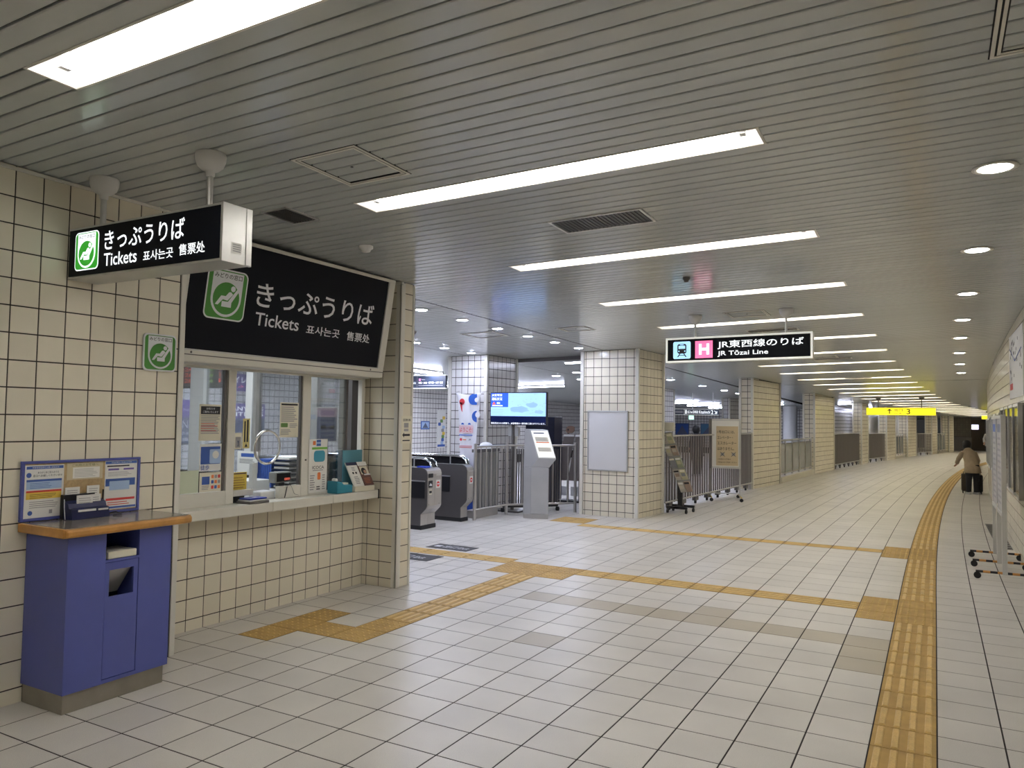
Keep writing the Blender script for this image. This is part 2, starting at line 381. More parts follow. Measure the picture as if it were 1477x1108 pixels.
# ================================================================== CEILING
cb = MB(); D = .014
def cquad(mb, x0, y0, x1, y1, d, m, f=lambda x, y: x):
    vs = [(f(x, y), y, CZ(f(x, y), y)-d) for x, y in ((x0, y0), (x1, y0), (x1, y1), (x0, y1))]
    return mb.add(vs, [(3, 2, 1, 0)], m)
def cbox(mb, x0, y0, x1, y1, d0, d1, m):
    vs = [(x, y, CZ(x, y)-d) for d in (d0, d1) for x, y in ((x0, y0), (x1, y0), (x1, y1), (x0, y1))]
    return mb.add(vs, [(0,3,2,1)[::-1],(4,5,6,7)[::-1],(0,1,5,4),(1,2,6,5),(2,3,7,6),(3,0,4,7)], m)
LY = [1.69-2.015*2+2.015*k for k in range(28)]
LYC = []
for k, y in enumerate(LY): LYC.append((y, y+.205))
def light_at(y): 
    for a, b in LYC:
        if a-.001 < y < b+.001: return (a, b)
    return None
for (x0, x1) in ((-14, -4.87),):
    cquad(cb, x0, -5, x1, 60, -.02, CGAP)
ysr = list(range(-5, 62))
for a, b in zip(ysr[:-1], ysr[1:]):
    segs = [(a, b)]
    for la, lb in LYC:
        new = []
        for s0, s1 in segs:
            if la < s1 and lb > s0:
                if s0 < la: new.append((s0, la))
                if lb < s1: new.append((lb, s1))
            else: new.append((s0, s1))
        segs = new
    for s0, s1 in segs:
        cb.add([(x, y, CZ(x, y)+.02) for x, y in ((-4.87+S(s0)*.2, s0), (WR(s0)+.6+(S(s0)-S0(s0)), s0), (WR(s1)+.6+(S(s1)-S0(s1)), s1), (-4.87+S(s1)*.2, s1))], [(3, 2, 1, 0)], CGAP)
for la, lb in LYC:
    s = S(la)
    for xa, xb in ((-4.87+s*.2, -3.21+s), (-.74+s, WR(la)+.6+(S(la)-S0(la)))):
        cb.add([(x, y, CZ(x, y)+.02) for x, y in ((xa, la), (xb, la), (xb, lb), (xa, lb))], [(3, 2, 1, 0)], CGAP)
ceiling = solo('ceiling', cb, kind='structure')
PP = 2.015/19; y = 1.69-2.015*3; planks = []
k = 0
while y < 58:
    ph = k % 19
    base = LY[0]-2.015+2.015*(k//19)
    ya = base+ph*PP; yb = ya+PP
    xl = -4.86+S(ya)*.2; xr = WR(ya)+.02+(S(ya)-S0(ya)); s = S(ya)
    lit = ph in (0, 1) and ya > LY[0]-.1
    segs = [(xl, -3.215+s), (-.735+s, xr)] if lit else [(xl, xr)]
    for a, b in segs: planks.append((ya, a, b))
    k += 1; y = ya+PP
PMESH = {}; pst = MB()
def plank_geo(x0, y0, x1, y1, ox=0, oy=0, oz=0):
    g = .006; c = .004
    z = lambda x, y, d: CZ(x, y)-d-oz
    A, B = y0+g, y1-g
    prof = [(A, -.014), (A, -c), (A+c, 0), (B-c, 0), (B, -c), (B, -.014)]
    vs = [(x-ox, yy-oy, z(x, yy, d)) for x in (x0, x1) for yy, d in prof]
    return vs, [(i, i+1, 7+i, 6+i) for i in range(5)]+[(5,4,3,2,1,0), (6,7,8,9,10,11)]
vis = sorted([p for p in planks if p[0] > 1.0], key=lambda p: p[0])[:300]; vset = set(vis)
for (ya, a, b) in planks:
    if (ya, a, b) in vset:
        key = (round(b-a, 3),)
        if key not in PMESH:
            vs, fs = plank_geo(a, ya, b, ya+PP, a, ya, CZ(a, ya))
            me = bpy.data.meshes.new('plank'); me.from_pydata(vs, [], fs); me.materials.append(PLANK); me.update(); PMESH[key] = me
        o = bpy.data.objects.new('plank', PMESH[key]); COL.objects.link(o); o.parent = ceiling; o.location = (a, ya, CZ(a, ya))
    else:
        vs, fs = plank_geo(a, ya, b, ya+PP); pst.add(vs, fs, PLANK)
yy = 3.0
while yy < 58:
    for a, b in ((-7.34, -4.885), (-13.5, -7.36)):
        vs, fs = plank_geo(a, yy, b, yy+PP); pst.add(vs, fs, PLANK)
    yy += PP
part('plank_field', pst, ceiling, kind='stuff')
# ceiling lights
def strip(x0, x1, y0, y1, idx, tubem, label, group, detail=True):
    t = thing('ceiling_light', label, 'ceiling light', ((x0+x1)/2, (y0+y1)/2, CZ((x0+x1)/2, (y0+y1)/2)), group=group)
    mb = MB(); d = .105; e = .03; c = lambda x, y, dd: (x, y, CZ(x, y)+dd)
    lo = [c(x0, y0, 0), c(x1, y0, 0), c(x1, y1, 0), c(x0, y1, 0)]
    hi = [c(x0+e, y0+e, d), c(x1-e, y0+e, d), c(x1-e, y1-e, d), c(x0+e, y1-e, d)]
    mb.add(lo+hi, [(0,1,5,4)[::-1],(1,2,6,5)[::-1],(2,3,7,6)[::-1],(3,0,4,7)[::-1],(4,5,6,7)[::-1]], mat('white_reflector', (.9, .9, .9), .4))
    part('reflector', mb, t)
    mb = MB(); f = .012
    cbox(mb, x0-f, y0-f, x1+f, y0, .004, -.01, WMET); cbox(mb, x0-f, y1, x1+f, y1+f, .004, -.01, WMET)
    cbox(mb, x0-f, y0, x0, y1, .004, -.01, WMET); cbox(mb, x1, y0, x1+f, y1, .004, -.01, WMET)
    part('frame', mb, t)
    if x1-x0 > y1-y0:
        ym = (y0+y1)/2; a, b = x0+.10, x1-.10; P = lambda x: (x, ym, CZ(x, ym)+.045)
        part('tube', MB().tube([P(a), P(b)], .017, tubem, 10), t)
        for q, sg in ((a, -1), (b, 1)):
            part('socket', MB().box((q+sg*.002, ym-.022, CZ(q, ym)+.02), (q+sg*.03, ym+.022, CZ(q, ym)+.09), WPL), t)
    else:
        xm = (x0+x1)/2; P = lambda y: (xm, y, CZ(xm, y)+.045)
        part('tube', MB().tube([P(y0+.1), P(y1-.1)], .017, tubem, 10), t)
for k, y in enumerate(LY):
    s = S(y)
    if y > 55: break
    if k < 2: lab = 'recessed fluorescent strip in the ceiling behind the camera, %s row' % ('farther' if k == 0 else 'nearer')
    else: lab = 'recessed fluorescent ceiling strip across the corridor, %s from the ticket counter end' % ORD[k-2]
    strip(-3.21+s, -.74+s, y, y+.205, k, (TUBE if k < 6 else TUBEM if k < 8 else TUBEW), lab, 'fluorescent strips across the corridor ceiling')
# hall strips; the later ones are added to brighten the hall and passage walls
for n, (x0, x1, y0, y1) in enumerate([(-9.9, -9.65, 11.5, 14.2), (-10.4, -8.9, 18.95, 19.07), (-6.2, -5.2, 13.2, 13.32), (-9.5, -8.1, 29.7, 29.85), (-9.3, -7.9, 32.2, 32.32), (-9.0, -7.6, 34.6, 34.8), (-9.9, -9.65, 6.5, 9.2), (-12.9, -12.7, 21.5, 24.5), (-12.0, -11.7, 9.0, 11.8), (-12.0, -11.7, 15, 17.8), (-6.6, -5.4, 32.5, 32.75), (-3.4, -2.9, 33.0, 33.2), (-2.9, -2.4, 37, 37.2), (-2.6, -1.9, 41.3, 41.5), (-2.0, -1.0, 47.6, 47.8)]):
    # surface mounted box under the hall ceiling
    t = thing('hall_and_fill_light', 'long white hall ceiling light beyond the ticket gates, %s counted outward from the gates' % ORD[n], 'ceiling light', ((x0+x1)/2, (y0+y1)/2, CZ((x0+x1)/2, (y0+y1)/2)), group='long lights in the gate hall')
    mb = MB(); cbox(mb, x0, y0, x1, y1, .0, .03, WPL); part('housing', mb, t)
    mb = MB(); cbox(mb, x0+.02, y0+.02, x1-.02, y1-.02, .03, .05, HTUBE); part('diffuser', mb, t)
def downlight(x, y, m, r, label, group):
    z = CZ(x, y); t = thing('downlight', label, 'downlight', (x, y, z), group=group)
    part('trim_ring', MB().lathe((x, y, z), [(r*1.45, .0), (r*1.5, -.006), (r*1.15, -.008), (r*1.1, -.002)], WMET, 28), t)
    part('lamp', MB().lathe((x, y, z), [(r*1.02, -.004), (r, -.0095), (0.001, -.0095)][:2]+[(0.002, -.0095)], m, 28), t)
for n, y in enumerate([4.86, 6.91, 8.93, 10.84, 12.73, 14.9, 17.1, 19.3]):
    downlight(.30+S(y)*.9, y, DLIT, .075, 'round downlight near the right wall, %s counted away from the camera' % ORD[n], 'round downlights along the right side of the corridor')
for n, (x, y) in enumerate([(-5.20, 7.18), (-5.19, 8.04), (-5.17, 8.89), (-5.16, 9.75), (-5.11, 10.55), (-5.09, 11.40), (-7.07, 9.62), (-7.06, 10.41), (-7.04, 11.21), (-5.2, 6.4), (-7.05, 8.8), (-7.05, 8.0)]):
    row = 'near row' if x > -6 else 'far row'
    downlight(x, y, HDLIT, .06, 'small round downlight above the ticket gates, %s, %s one' % (row, ORD[n if n < 6 else (n-6 if n < 9 else (6 if n == 9 else n-7))]), 'round downlights above the ticket gates')
for n, (x, y) in enumerate([(-5.75, 18.5), (-5.62, 21.0), (-5.55, 23.2), (-5.5, 24.9), (-7.8, 16.2), (-7.7, 17.4), (-7.0, 15.6)]):
    downlight(x, y, HDLIT, .085, 'round downlight in the inner hall ceiling, %s counted inward' % ORD[n], 'round downlights in the inner hall')
def hatch(x0, y0, x1, y1, label):
    t = thing('ceiling_hatch', label, 'hatch', ((x0+x1)/2, (y0+y1)/2, CZ(x0, y0)), group='access hatches in the slatted ceiling')
    mb = MB(); f = .014
    for q in ((0, f), (.022, .034)):
        a, b = q; m = WMET
        cbox(mb, x0+a, y0+a, x1-a, y0+b, .004, -.01, m); cbox(mb, x0+a, y1-b, x1-a, y1-a, .004, -.01, m)
        cbox(mb, x0+a, y0+b, x0+b, y1-b, .004, -.01, m); cbox(mb, x1-b, y0+b, x1-a, y1-b, .004, -.01, m)
    part('frame', mb, t)
    mb = MB(); a, b = .014, .022
    for (a, b) in ((-.006, 0), (.014, .022), (.034, .04)):
         cbox(mb, x0+a, y0+a, x1-a, y0+b, .0012, -.01, CGAP); cbox(mb, x0+a, y1-b, x1-a, y1-a, .0012, -.01, CGAP)
         cbox(mb, x0+a, y0+b, x0+b, y1-b, .0012, -.01, CGAP); cbox(mb, x1-b, y0+b, x1-a, y1-b, .0012, -.01, CGAP)
    part('joint', mb, t)
    mb = MB(); mb.lathe(((x0+x1)/2, (y0+y1)/2, CZ((x0+x1)/2, (y0+y1)/2)), [(.008, 0), (.008, -.004)], BLACK, 10); part('lock', mb, t)
hatch(-3.02, 2.95, -2.58, 3.43, 'square access hatch in the ceiling between the ticket sign and the second strip light')
hatch(.20, 2.6, .75, 3.45, 'access hatch at the top right corner of the view')
hatch(-5.92, 9.12, -5.38, 9.63, 'square access hatch above the ticket gates')
hatch(-4.46, 9.23, -4.04, 9.61, 'square access hatch in front of the white framed pillar')
hatch(-2.17, 9.0, -1.71, 9.43, 'square access hatch right above the train line sign')
hatch(-2.0, 14.4, -1.5, 14.8, 'access hatch far down the ceiling beyond the train line sign')
def vent(x0, y0, x1, y1, label, n=22):
    t = thing('ceiling_vent', label, 'vent', ((x0+x1)/2, (y0+y1)/2, CZ(x0, y0)), group='black air vents in the ceiling')
    mb = MB(); f = .018
    cbox(mb, x0, y0, x1, y0+f, .008, -.01, AL); cbox(mb, x0, y1-f, x1, y1, .008, -.01, AL); cbox(mb, x0, y0+f, x0+f, y1-f, .008, -.01, AL); cbox(mb, x1-f, y0+f, x1, y1-f, .008, -.01, AL)
    part('frame', mb, t)
    mb = MB(); cbox(mb, x0+f, y0+f, x1-f, y1-f, .001, -.01, BLACK); part('backing', mb, t)
    for k in range(n):
        x = x0+f+(x1-x0-2*f)*(k+.5)/n; mb = MB(); cbox(mb, x-.003, y0+f, x+.003, y1-f, .006, .001, DSTEEL); part('slat', mb, t)
vent(-3.90, 3.55, -3.665, 3.86, 'small black ceiling vent beside the big ticket sign', 8)
vent(-2.32, 4.65, -1.65, 4.975, 'long black louvred ceiling vent between the second and third strip lights', 22)
vent(-2.25, 10.60, -1.58, 10.83, 'black ceiling vent behind the train line sign', 12)
vent(-1.95, 14.85, -1.3, 15.05, 'black ceiling vent beyond the train line sign', 8)
vent(-1.9, 19.7, -1.3, 19.95, 'black ceiling vent in front of the yellow exit sign', 8)
for (x, y, r, lab) in ((-3.864, 4.588, .055, 'small round smoke detector on the ceiling above the big ticket sign'), (-1.99, 6.865, .035, 'tiny round detector on the ceiling between the third and fourth strip lights'), (-6.35, 8.6, .04, 'tiny dark round sensor on the ceiling above the gates')):
    z = CZ(x, y); solo('smoke_detector', MB().lathe((x, y, z), [(r, 0), (r, -.018), (r*.7, -.03), (r*.6, -.045), (.004, -.048)], WPL if r > .05 else DSTEEL, 20), lab, 'smoke detector')
mb = MB(); cbox(mb, -4.887, 6.0, -4.868, 30, .002, -.012, BLACK); solo('trim_1', mb, kind='structure')
mb = MB(); cbox(mb, -7.36, 6.0, -7.34, 30, .002, -.012, BLACK); solo('trim_2', mb, kind='structure')
mb = MB(); cbox(mb, -6.85, 12.55, -5.2, 12.65, .06, -.01, DSTEEL); solo('trim_3', mb, kind='structure')
for n, yj in enumerate((21.6, 38.0)):
    mb = MB(); cbox(mb, -3.9+S(yj), yj, WR(yj), yj+.03, .003, -.01, BLACK); solo('trim_%d' % (4+n), mb, kind='structure')

# ================================================================== WALLS
wl = solo('wall_left', MB().box((-4.92, -5, 0), (-4.43, 3.40, 2.95), GROUT), kind='structure')
tiles(wl, YZ(-4.43), 1.0, 3.372, 0, lambda u: CZ(-4.43, u)-.002, .1525, .15, 2.299, .083)
tiles(wl, YZ(-4.43), -5, 1.0, 0, lambda u: CZ(-4.43, u)-.002, .1525, .15, 2.299, .083, indiv=False)
part('corner_trim', MB().box((-4.445, 3.372, 0), (-4.422, 3.412, 2.94), WMET).box((-4.83, 3.40, 0), (-4.43, 3.412, 2.9), WMET), wl, bevel=.004)
part('ceiling_edge', MB().box((-4.43, -5, 2.93), (-4.41, 3.40, 2.945), WMET), wl)
wt = solo('wall_left', MB().box((-4.93, 3.40, 0), (-4.83, 5.80, .90), GROUT).box((-4.93, 5.70, .90), (-4.83, 5.80, 1.98), GROUT).box((-4.95, 3.40, 1.97), (-4.84, 5.80, 2.9), GROUT), kind='structure')
tiles(wt, YZ(-4.83), 3.42, 5.775, 0, .83, .1525, .15, 3.812-.1525*5, .083)
tiles(wt, YZ(-4.83), 5.705, 5.775, .90, 1.97, .1525, .15, 3.812-.1525*5, .083)
part('header', MB().box((-4.84, 3.41, 1.965), (-4.79, 5.78, 2.04), WMET), wt)
wc = solo('wall_left', MB().box((-4.93, 5.78, 0), (-4.43, 5.99, 2.885), GROUT).box((-8.2, 5.86, 0), (-4.93, 5.99, .95), GROUT).box((-8.2, 5.86, 2.45), (-4.93, 5.99, 2.8), GROUT), kind='structure')
tiles(wc, XZ(5.78), -4.83, -4.475, 0, lambda u: 2.885, .15, .15, -4.774, .083)
tiles(wc, YZ(-4.43), 5.846, 5.968, 0, 2.885, .1525, .15, 5.846-.0, .083)
part('corner_trim', MB().box((-4.475, 5.772, 0), (-4.422, 5.785, 2.88), WMET).box((-4.435, 5.772, 0), (-4.422, 5.846, 2.88), WMET), wc, bevel=.004)
part('corner_trim', MB().box((-4.435, 5.968, 0), (-4.420, 5.998, 2.88), WMET), wc, bevel=.004)
part('ceiling_edge', MB().box((-4.84, 5.76, 2.86), (-4.41, 5.80, 2.885), WMET), wc)
# right wall, curved
rw = MB(); ysr = [-5]+[0.5*k for k in range(0, 17)]+list(range(9, 58))
for a, b in zip(ysr[:-1], ysr[1:]):
    rw.add([(WR(a), a, 0), (WR(b), b, 0), (WR(b), b, CZ(WR(b), b)), (WR(a), a, CZ(WR(a), a)), (WR(a)+.15, a, 0), (WR(b)+.15, b, 0), (WR(b)+.15, b, 3.2), (WR(a)+.15, a, 3.2)],
           [(0, 1, 2, 3), (4, 7, 6, 5)], GROUT)
wr_ = solo('wall_right', rw, kind='structure')
ysr2 = [-5, -2, 1, 4, 7, 9]+list(range(10, 57))
for a, b in zip(ysr2[:-1], ysr2[1:]):
    L = math.hypot(WR(b)-WR(a), b-a); F = Fr((WR(b), b, 0), (WR(a)-WR(b), a-b, 0), (0, 0, 1))
    tiles(wr_, F, 0.002, L-.002, 0, lambda u: CZ(WR(a), b-u)-.004, .1525, .15, 0, .083, indiv=False, gap=.009)
# hall walls
wh = solo('wall_hall', MB().box((-13.65, 2.0, 0), (-13.46, 39, 2.9), GROUT), kind='structure')
tiles(wh, YZ(-13.46), 5, 38.6, .3, lambda u: CZ(-13.46, u), .153, .15, 0, .083, m=HTILE, indiv=False, gap=.014)
wb = solo('wall_back', MB().box((-13.6, 38.6, 0), (-3.3, 38.8, 2.7), GROUT), kind='structure')
tiles(wb, XZ(38.6), -13.4, -3.3, .3, lambda u: CZ(u, 38.6), .153, .15, 0, .083, m=HTILE, indiv=False, gap=.018)
wb3 = solo('wall_back', MB().box((-14, -5.15, 0), (1.6, -5.0, 3.2), TILE), kind='structure')
wb2 = solo('wall_back', MB().prism(XY(0), [(-4.15, 31.0), (-4.0, 31.0), (-3.3, 38.6), (-3.5, 38.6)], 0, 2.6, GROUT), kind='structure')
Fb = Fr((-4.0, 31.0, 0), (.7, 7.6, 0), (0, 0, 1)); tiles(wb2, Fb, 0, 7.6, .3, lambda u: 2.45, .153, .15, 0, .083, m=HTILE, indiv=False, gap=.018)
wb4 = solo('wall_back', MB().prism(XY(0), [(-3.4, 38.6), (-1.2, 53), (-1.4, 53), (-3.6, 38.6)], 0, 2.5, TILE), kind='structure')
# end of corridor
we = solo('wall_end', MB().box((.95, 55.8, 0), (2.0, 55.9, 2.2), GROUT).box((2.0, 57.0, 0), (6.0, 57.2, 2.3), DSTEEL), kind='structure')
tiles(we, XZ(55.8), .95, 2.0, .9, 2.1, .153, .15, 0, .083, m=mat('dark_tile', (.16, .14, .11), .3, var=.1), indiv=False)
part('dark_dado', MB().box((.95, 55.77, 0), (2.0, 55.81, .88), DSTEEL), we)
d1 = solo('door_1', MB().box((2.0, 56.9, 0), (2.75, 57.0, 1.95), mat('brown_door', (.10, .075, .05), .5)), kind='structure')
part('lit_window', MB().box((2.02, 56.86, 1.35), (2.42, 56.9, 1.65), mat('lit_door_window', (.8, .8, .9), .4, emit=(.75, .72, .95), es=1.2)), d1)
d2 = solo('door_2', MB().box((2.85, 56.95, 0), (3.25, 57.0, 1.9), mat('brown_door2', (.22, .16, .07), .5)), kind='structure')

# ---- pillars
def pillar(name_label, pts, faces, indiv=False, gap=.011, pu=.1525, trims=(), z1=None, ov=.083, tm=None):
    """pts: floor polygon ccw; faces: list of edge indices to tile"""
    cx = sum(p[0] for p in pts)/len(pts); cy = sum(p[1] for p in pts)/len(pts)
    t = thing('tiled_pillar', name_label, 'pillar', (cx, cy, 0), group='tiled pillars')
    zt = [CZ(*p) if z1 is None else z1 for p in pts]
    k = len(pts); mb = MB(); mb.add([(p[0], p[1], 0) for p in pts]+[(p[0], p[1], z) for p, z in zip(pts, zt)], [(i, (i+1) % k, k+(i+1) % k, k+i) for i in range(k)], GROUT)
    part('core', mb, t)
    for e in faces:
        a = Vector((*pts[e], 0)); b = Vector((*pts[(e+1) % k], 0)); F = Fr(a, b-a, (0, 0, 1)); L = (b-a).length
        pad = .035 if L > .4 else .02
        za, zb = zt[e], zt[(e+1) % k]
        tiles(t, F, pad, L-pad, 0, lambda u: za+(zb-za)*u/L-.005, pu, .15, L/2-math.floor(L/2/pu)*pu if L > .4 else pad, ov, m=tm or TILE, indiv=indiv, gap=.0085 if indiv else gap)
    for i in range(k):
        if i in [e for e in faces]+[(e+1) % k for e in faces]:
            p = pts[i]; part('corner_trim', MB().box((p[0]-.03, p[1]-.03, 0), (p[0]+.03, p[1]+.03, zt[i]-.002), WMET), t, bevel=.006)
    return t
p1 = pillar('large cream tiled pillar carrying the blank framed board', [(-5.255, 11.95), (-4.27, 11.95), (-4.17, 12.97), (-5.15, 12.97)], [0, 1], indiv=True, pu=.1435)
pq = pillar('white tiled pillar behind the banner and the ticket gates', [(-7.74, 11.62), (-6.97, 11.62), (-6.87, 12.55), (-7.6, 12.55)], [0, 1], pu=.132, tm=HTILE)
p2 = pillar('cream tiled pillar at the end of the folding fence, right of the caster board', [(-4.12, 18.83), (-3.835, 18.83), (-3.585, 21.05), (-3.87, 21.05)], [0, 1])
def pil(a, b, w, lab): 
    return pillar(lab, [(a[0]-w, a[1]), a, b, (b[0]-w, b[1])], [0, 1])
pil((-3.35, 25.85), (-3.07, 28.55), .32, 'second cream pillar along the left of the corridor, beyond the concrete based railing')
pil((-2.55, 33.2), (-2.42, 34.7), .3, 'third narrow pillar along the left of the corridor')
pil((-1.87, 37.4), (-1.62, 39.75), .3, 'fourth pillar along the left of the corridor, under the yellow exit sign')
pil((-1.2, 42.6), (-.86, 44.5), .4, 'fifth pillar along the left of the corridor')
pil((-.16, 47.0), (.09, 48.8), .3, 'sixth pillar along the left of the corridor')
pil((.72, 52.0), (.95, 52.8), .4, 'farthest pillar on the left before the dark end wall')
pillar('grey tiled pillar in the hall seen left of the brochure rack', [(-7.7, 21.35), (-6.93, 21.35), (-6.83, 22.3), (-7.6, 22.3)], [0, 1], tm=HTILE)
pillar('slim tiled pillar in the hall behind the caster board', [(-6.68, 27.7), (-6.44, 27.7), (-6.2, 28.6), (-6.5, 28.6)], [0, 1], tm=HTILE)
t = thing('round_column', 'round white column in the hall behind the concrete based railing', 'column', (-5.6, 35.5, 0))
part('shaft', MB().lathe((-5.6, 35.5, 0), [(.30, 0), (.30, 2.34)], WPL, 24), t)
part('band', MB().lathe((-5.6, 35.5, 0), [(.31, .0), (.31, .12)], DSTEEL, 24), t)

# ================================================================== SIGN EMBLEMS
def emblem(mb, F, u0, v0, u1, v1, n, g, wm):
    w, h = u1-u0, v1-v0; X = lambda x: u0+x*w; Y = lambda y: v0+y*h; k = 1e-3
    mb.rrect(F, u0, v0, u1, v1, w*.13, n, wm); mb.rrect(F, u0+w*.03, v0+w*.03, u1-w*.03, v1-w*.03, w*.11, n+k, g)
    r = .375; pts = [(X(.125), Y(.95))]+[(X(.5-r*math.cos(R(a))), Y(.43)-w*r*math.sin(R(a))) for a in range(0, 181, 9)]+[(X(.875), Y(.95))]
    mb.poly(F, pts[::-1][::-1], n+2*k, wm); mb.disc(F, X(.5), Y(.43), w*.325, n+3*k, g, 32)
    mb.text(F, 'みどりの窓口', X(.16), Y(.82), X(.84), Y(.92), n+3*k, INK)
    for pts in ([(.80, .61), (.745, .64), (.55, .37), (.40, .37), (.40, .26), (.64, .26), (.64, .36)],
                [(.24, .29), (.31, .285), (.42, .405), (.535, .39), (.655, .525), (.60, .57), (.55, .56), (.48, .475), (.37, .475)]):
        mb.poly(F, [(X(a), Y(b)) for a, b in pts], n+4*k, wm)
    mb.disc(F, X(.645), Y(.635), w*.058, n+4*k, wm, 16)
def kmp(t, F, n, m, *bx):
    for s, b in zip(('きっぷうりば', 'Tickets', '표사는곳', '售票处'), bx): part('lettering', MB().text(F, s, *b, n, m), t)

# hanging ticket sign
t = thing('hanging_sign', 'lit black hanging ticket sign with green seat emblem, fixed out from the left wall', 'sign', (-3.77, 2.69, 2.37))
bd = MB(); bd.box((-4.42, 2.60, 2.372), (-3.115, 2.786, 2.386), AL).box((-4.42, 2.60, 2.654), (-3.115, 2.786, 2.668), AL).box((-4.42, 2.61, 2.386), (-3.13, 2.776, 2.654), AL)
part('casing', bd, t, bevel=.003)
part('end_cap', MB().box((-3.13, 2.598, 2.370), (-3.113, 2.788, 2.670), AL).box((-3.113, 2.745, 2.372), (-3.108, 2.782, 2.668), AL), t, bevel=.002)
F = XZ(2.60)
part('black_panel', MB().fbox(F, -4.405, 2.386, -3.13, 2.654, -.01, .004, BLACKP), t)
mb = MB(); emblem(mb, F, -4.345, 2.413, -4.122, 2.635, .005, LITG, LITW); part('emblem', mb, t, label='green and white reclining seat emblem')
kmp(t, F, .006, LITW, (-4.07, 2.512, -3.395, 2.622), (-4.07, 2.420, -3.78, 2.492), (-3.725, 2.418, -3.48, 2.474), (-3.435, 2.422, -3.235, 2.482))
mb = MB(); Fe = YZ(-3.113); mb.rect(Fe, 2.655, 2.42, 2.72, 2.475, .002, PAPER); [mb.rect(Fe, 2.662, 2.43+.011*q, 2.712, 2.435+.011*q, .003, GREY) for q in range(4)]; part('sticker', mb, t)
for x, y in ((-4.203, 2.665), (-3.331, 2.69)):
    z = CZ(x, y); po = part('pole', MB().tube([(x, y, 2.66), (x, y, z-.02)], .0165, AL, 14), t)
    part('ceiling_cup', MB().lathe((x, y, z), [(.076, 0), (.079, -.012), (.077, -.038), (.066, -.068), (.044, -.088), (.024, -.096), (.023, -.118), (.018, -.122)], WPL, 22), po)
# big sign
t = thing('large_ticket_sign', 'large tilted black ticket sign over the ticket window', 'sign', (-4.62, 4.55, 1.97))
F = Fr((-4.568, 0, 1.97), (0, 1, 0), (.138, 0, .91)); LV = math.hypot(.138, .91); V = lambda v: (1-v)*LV
xs = Fr((0, 5.686, 0), (1, 0, 0), (0, 0, 1))
part('housing', MB().prism(xs, [(-4.60, 1.965), (-4.578, 1.965), (-4.442, 2.872), (-4.44, 2.885), (-4.80, 2.885), (-4.80, 1.965)], 0, 2.24, WMET), t)
fm = MB()
fm.fbox(F, 3.447, V(1.0), 5.686, V(.905), -.006, .012, WMET).fbox(F, 3.447, V(.03), 5.686, V(0), -.006, .012, WMET).fbox(F, 5.592, V(.905), 5.686, V(.03), -.006, .012, WMET).fbox(F, 3.447, V(.905), 3.47, V(.03), -.006, .012, WMET)
part('frame', fm, t, bevel=.003)
part('inner_edge', MB().fbox(F, 5.592, V(.915), 5.604, V(.03), .012, .016, AL).fbox(F, 3.45, V(.915), 5.604, V(.903), .012, .016, AL).fbox(F, 3.45, V(.95), 5.686, V(.943), .012, .015, DSTEEL), t)
part('black_panel', MB().fbox(F, 3.47, V(.905), 5.592, V(.03), -.004, .006, BLACKP), t)
mb = MB(); emblem(mb, F, 3.615, V(.652), 3.975, V(.255), .008, GREEN, WHITEP); part('emblem', mb, t, label='green and white reclining seat emblem')
kmp(t, F, .008, WHITEP, (4.07, V(.498), 5.44, V(.295)), (4.087, V(.655), 4.542, V(.547)), (4.63, V(.665), 5.03, V(.585)), (5.123, V(.672), 5.433, V(.585)))
for u in (3.56, 5.50): part('screw', MB().disc(F, u, V(.928), .009, .0135, DSTEEL, 12), t)
# small sign on wall
t = thing('small_wall_sign', 'small square green seat emblem sign on the near tiled wall', 'sign', (-4.42, 3.225, 1.877))
F = YZ(-4.424)
part('plate', MB().rrect(F, 3.10, 1.875, 3.343, 2.117, .03, .008, WHITEP, n0=0), t)
mb = MB(); emblem(mb, F, 3.103, 1.878, 3.340, 2.114, .009, GREEN, WHITEP); part('emblem', mb, t)
# paper sign on the wall end
t = thing('paper_notice', 'narrow cream paper notice with an arrow on the wall end beside the gates', 'notice', (-4.42, 5.9, 1.35))
F = YZ(-4.425); part('sheet', MB().fbox(F, 5.82, 1.35, 5.982, 1.612, 0, .004, PAPERC), t)
mb = MB(); mb.text(F, '回数券', 5.845, 1.56, 5.965, 1.585, .005, INK); mb.rect(F, 5.86, 1.50, 5.93, 1.545, .005, GREY); mb.rect(F, 5.86, 1.465, 5.93, 1.49, .005, GREY)
mb.poly(F, [(5.835, 1.43), (5.865, 1.405), (5.865, 1.42), (5.955, 1.42), (5.955, 1.44), (5.865, 1.44), (5.865, 1.455)], .005, INK); mb.rect(F, 5.84, 1.372, 5.955, 1.383, .005, INK); part('print', mb, t)

# ================================================================== TICKET WINDOW
wn = thing('window_1', None, None, (-4.81, 4.7, .905), kind='structure')
fx0, fx1 = -4.84, -4.79
def wbar(y0, z0, y1, z1, nm='frame', m=WMET, x0=fx0, x1=fx1): return part(nm, MB().box((x0, y0, z0), (x1, y1, z1), m), wn, bevel=.003)
wbar(3.41, .905, 3.685, 1.965); wbar(5.68, .905, 5.72, 1.965); wbar(3.41, 1.945, 5.72, 1.975)
wbar(4.105, .905, 4.18, 1.945, 'mullion'); wbar(4.905, .905, 5.0, 1.945, 'mullion')
wbar(3.685, .905, 4.105, 1.012, 'bottom_rail'); wbar(4.18, .96, 4.38, 1.006, 'bottom_rail'); wbar(4.66, .905, 4.905, 1.006, 'bottom_rail'); wbar(5.0, .905, 5.68, .93, 'bottom_rail')
wbar(4.075, 1.012, 4.098, 1.945, 'sash', DSTEEL, -4.83, -4.80); wbar(4.885, 1.006, 4.903, 1.945, 'sash', DSTEEL, -4.83, -4.80); wbar(5.48, .93, 5.51, 1.945, 'sash', DSTEEL, -4.84, -4.81)
part('lock', MB().lathe((-4.785, 4.95, 1.21), [(.008, 0), (.008, .012)], DSTEEL, 10), wn)
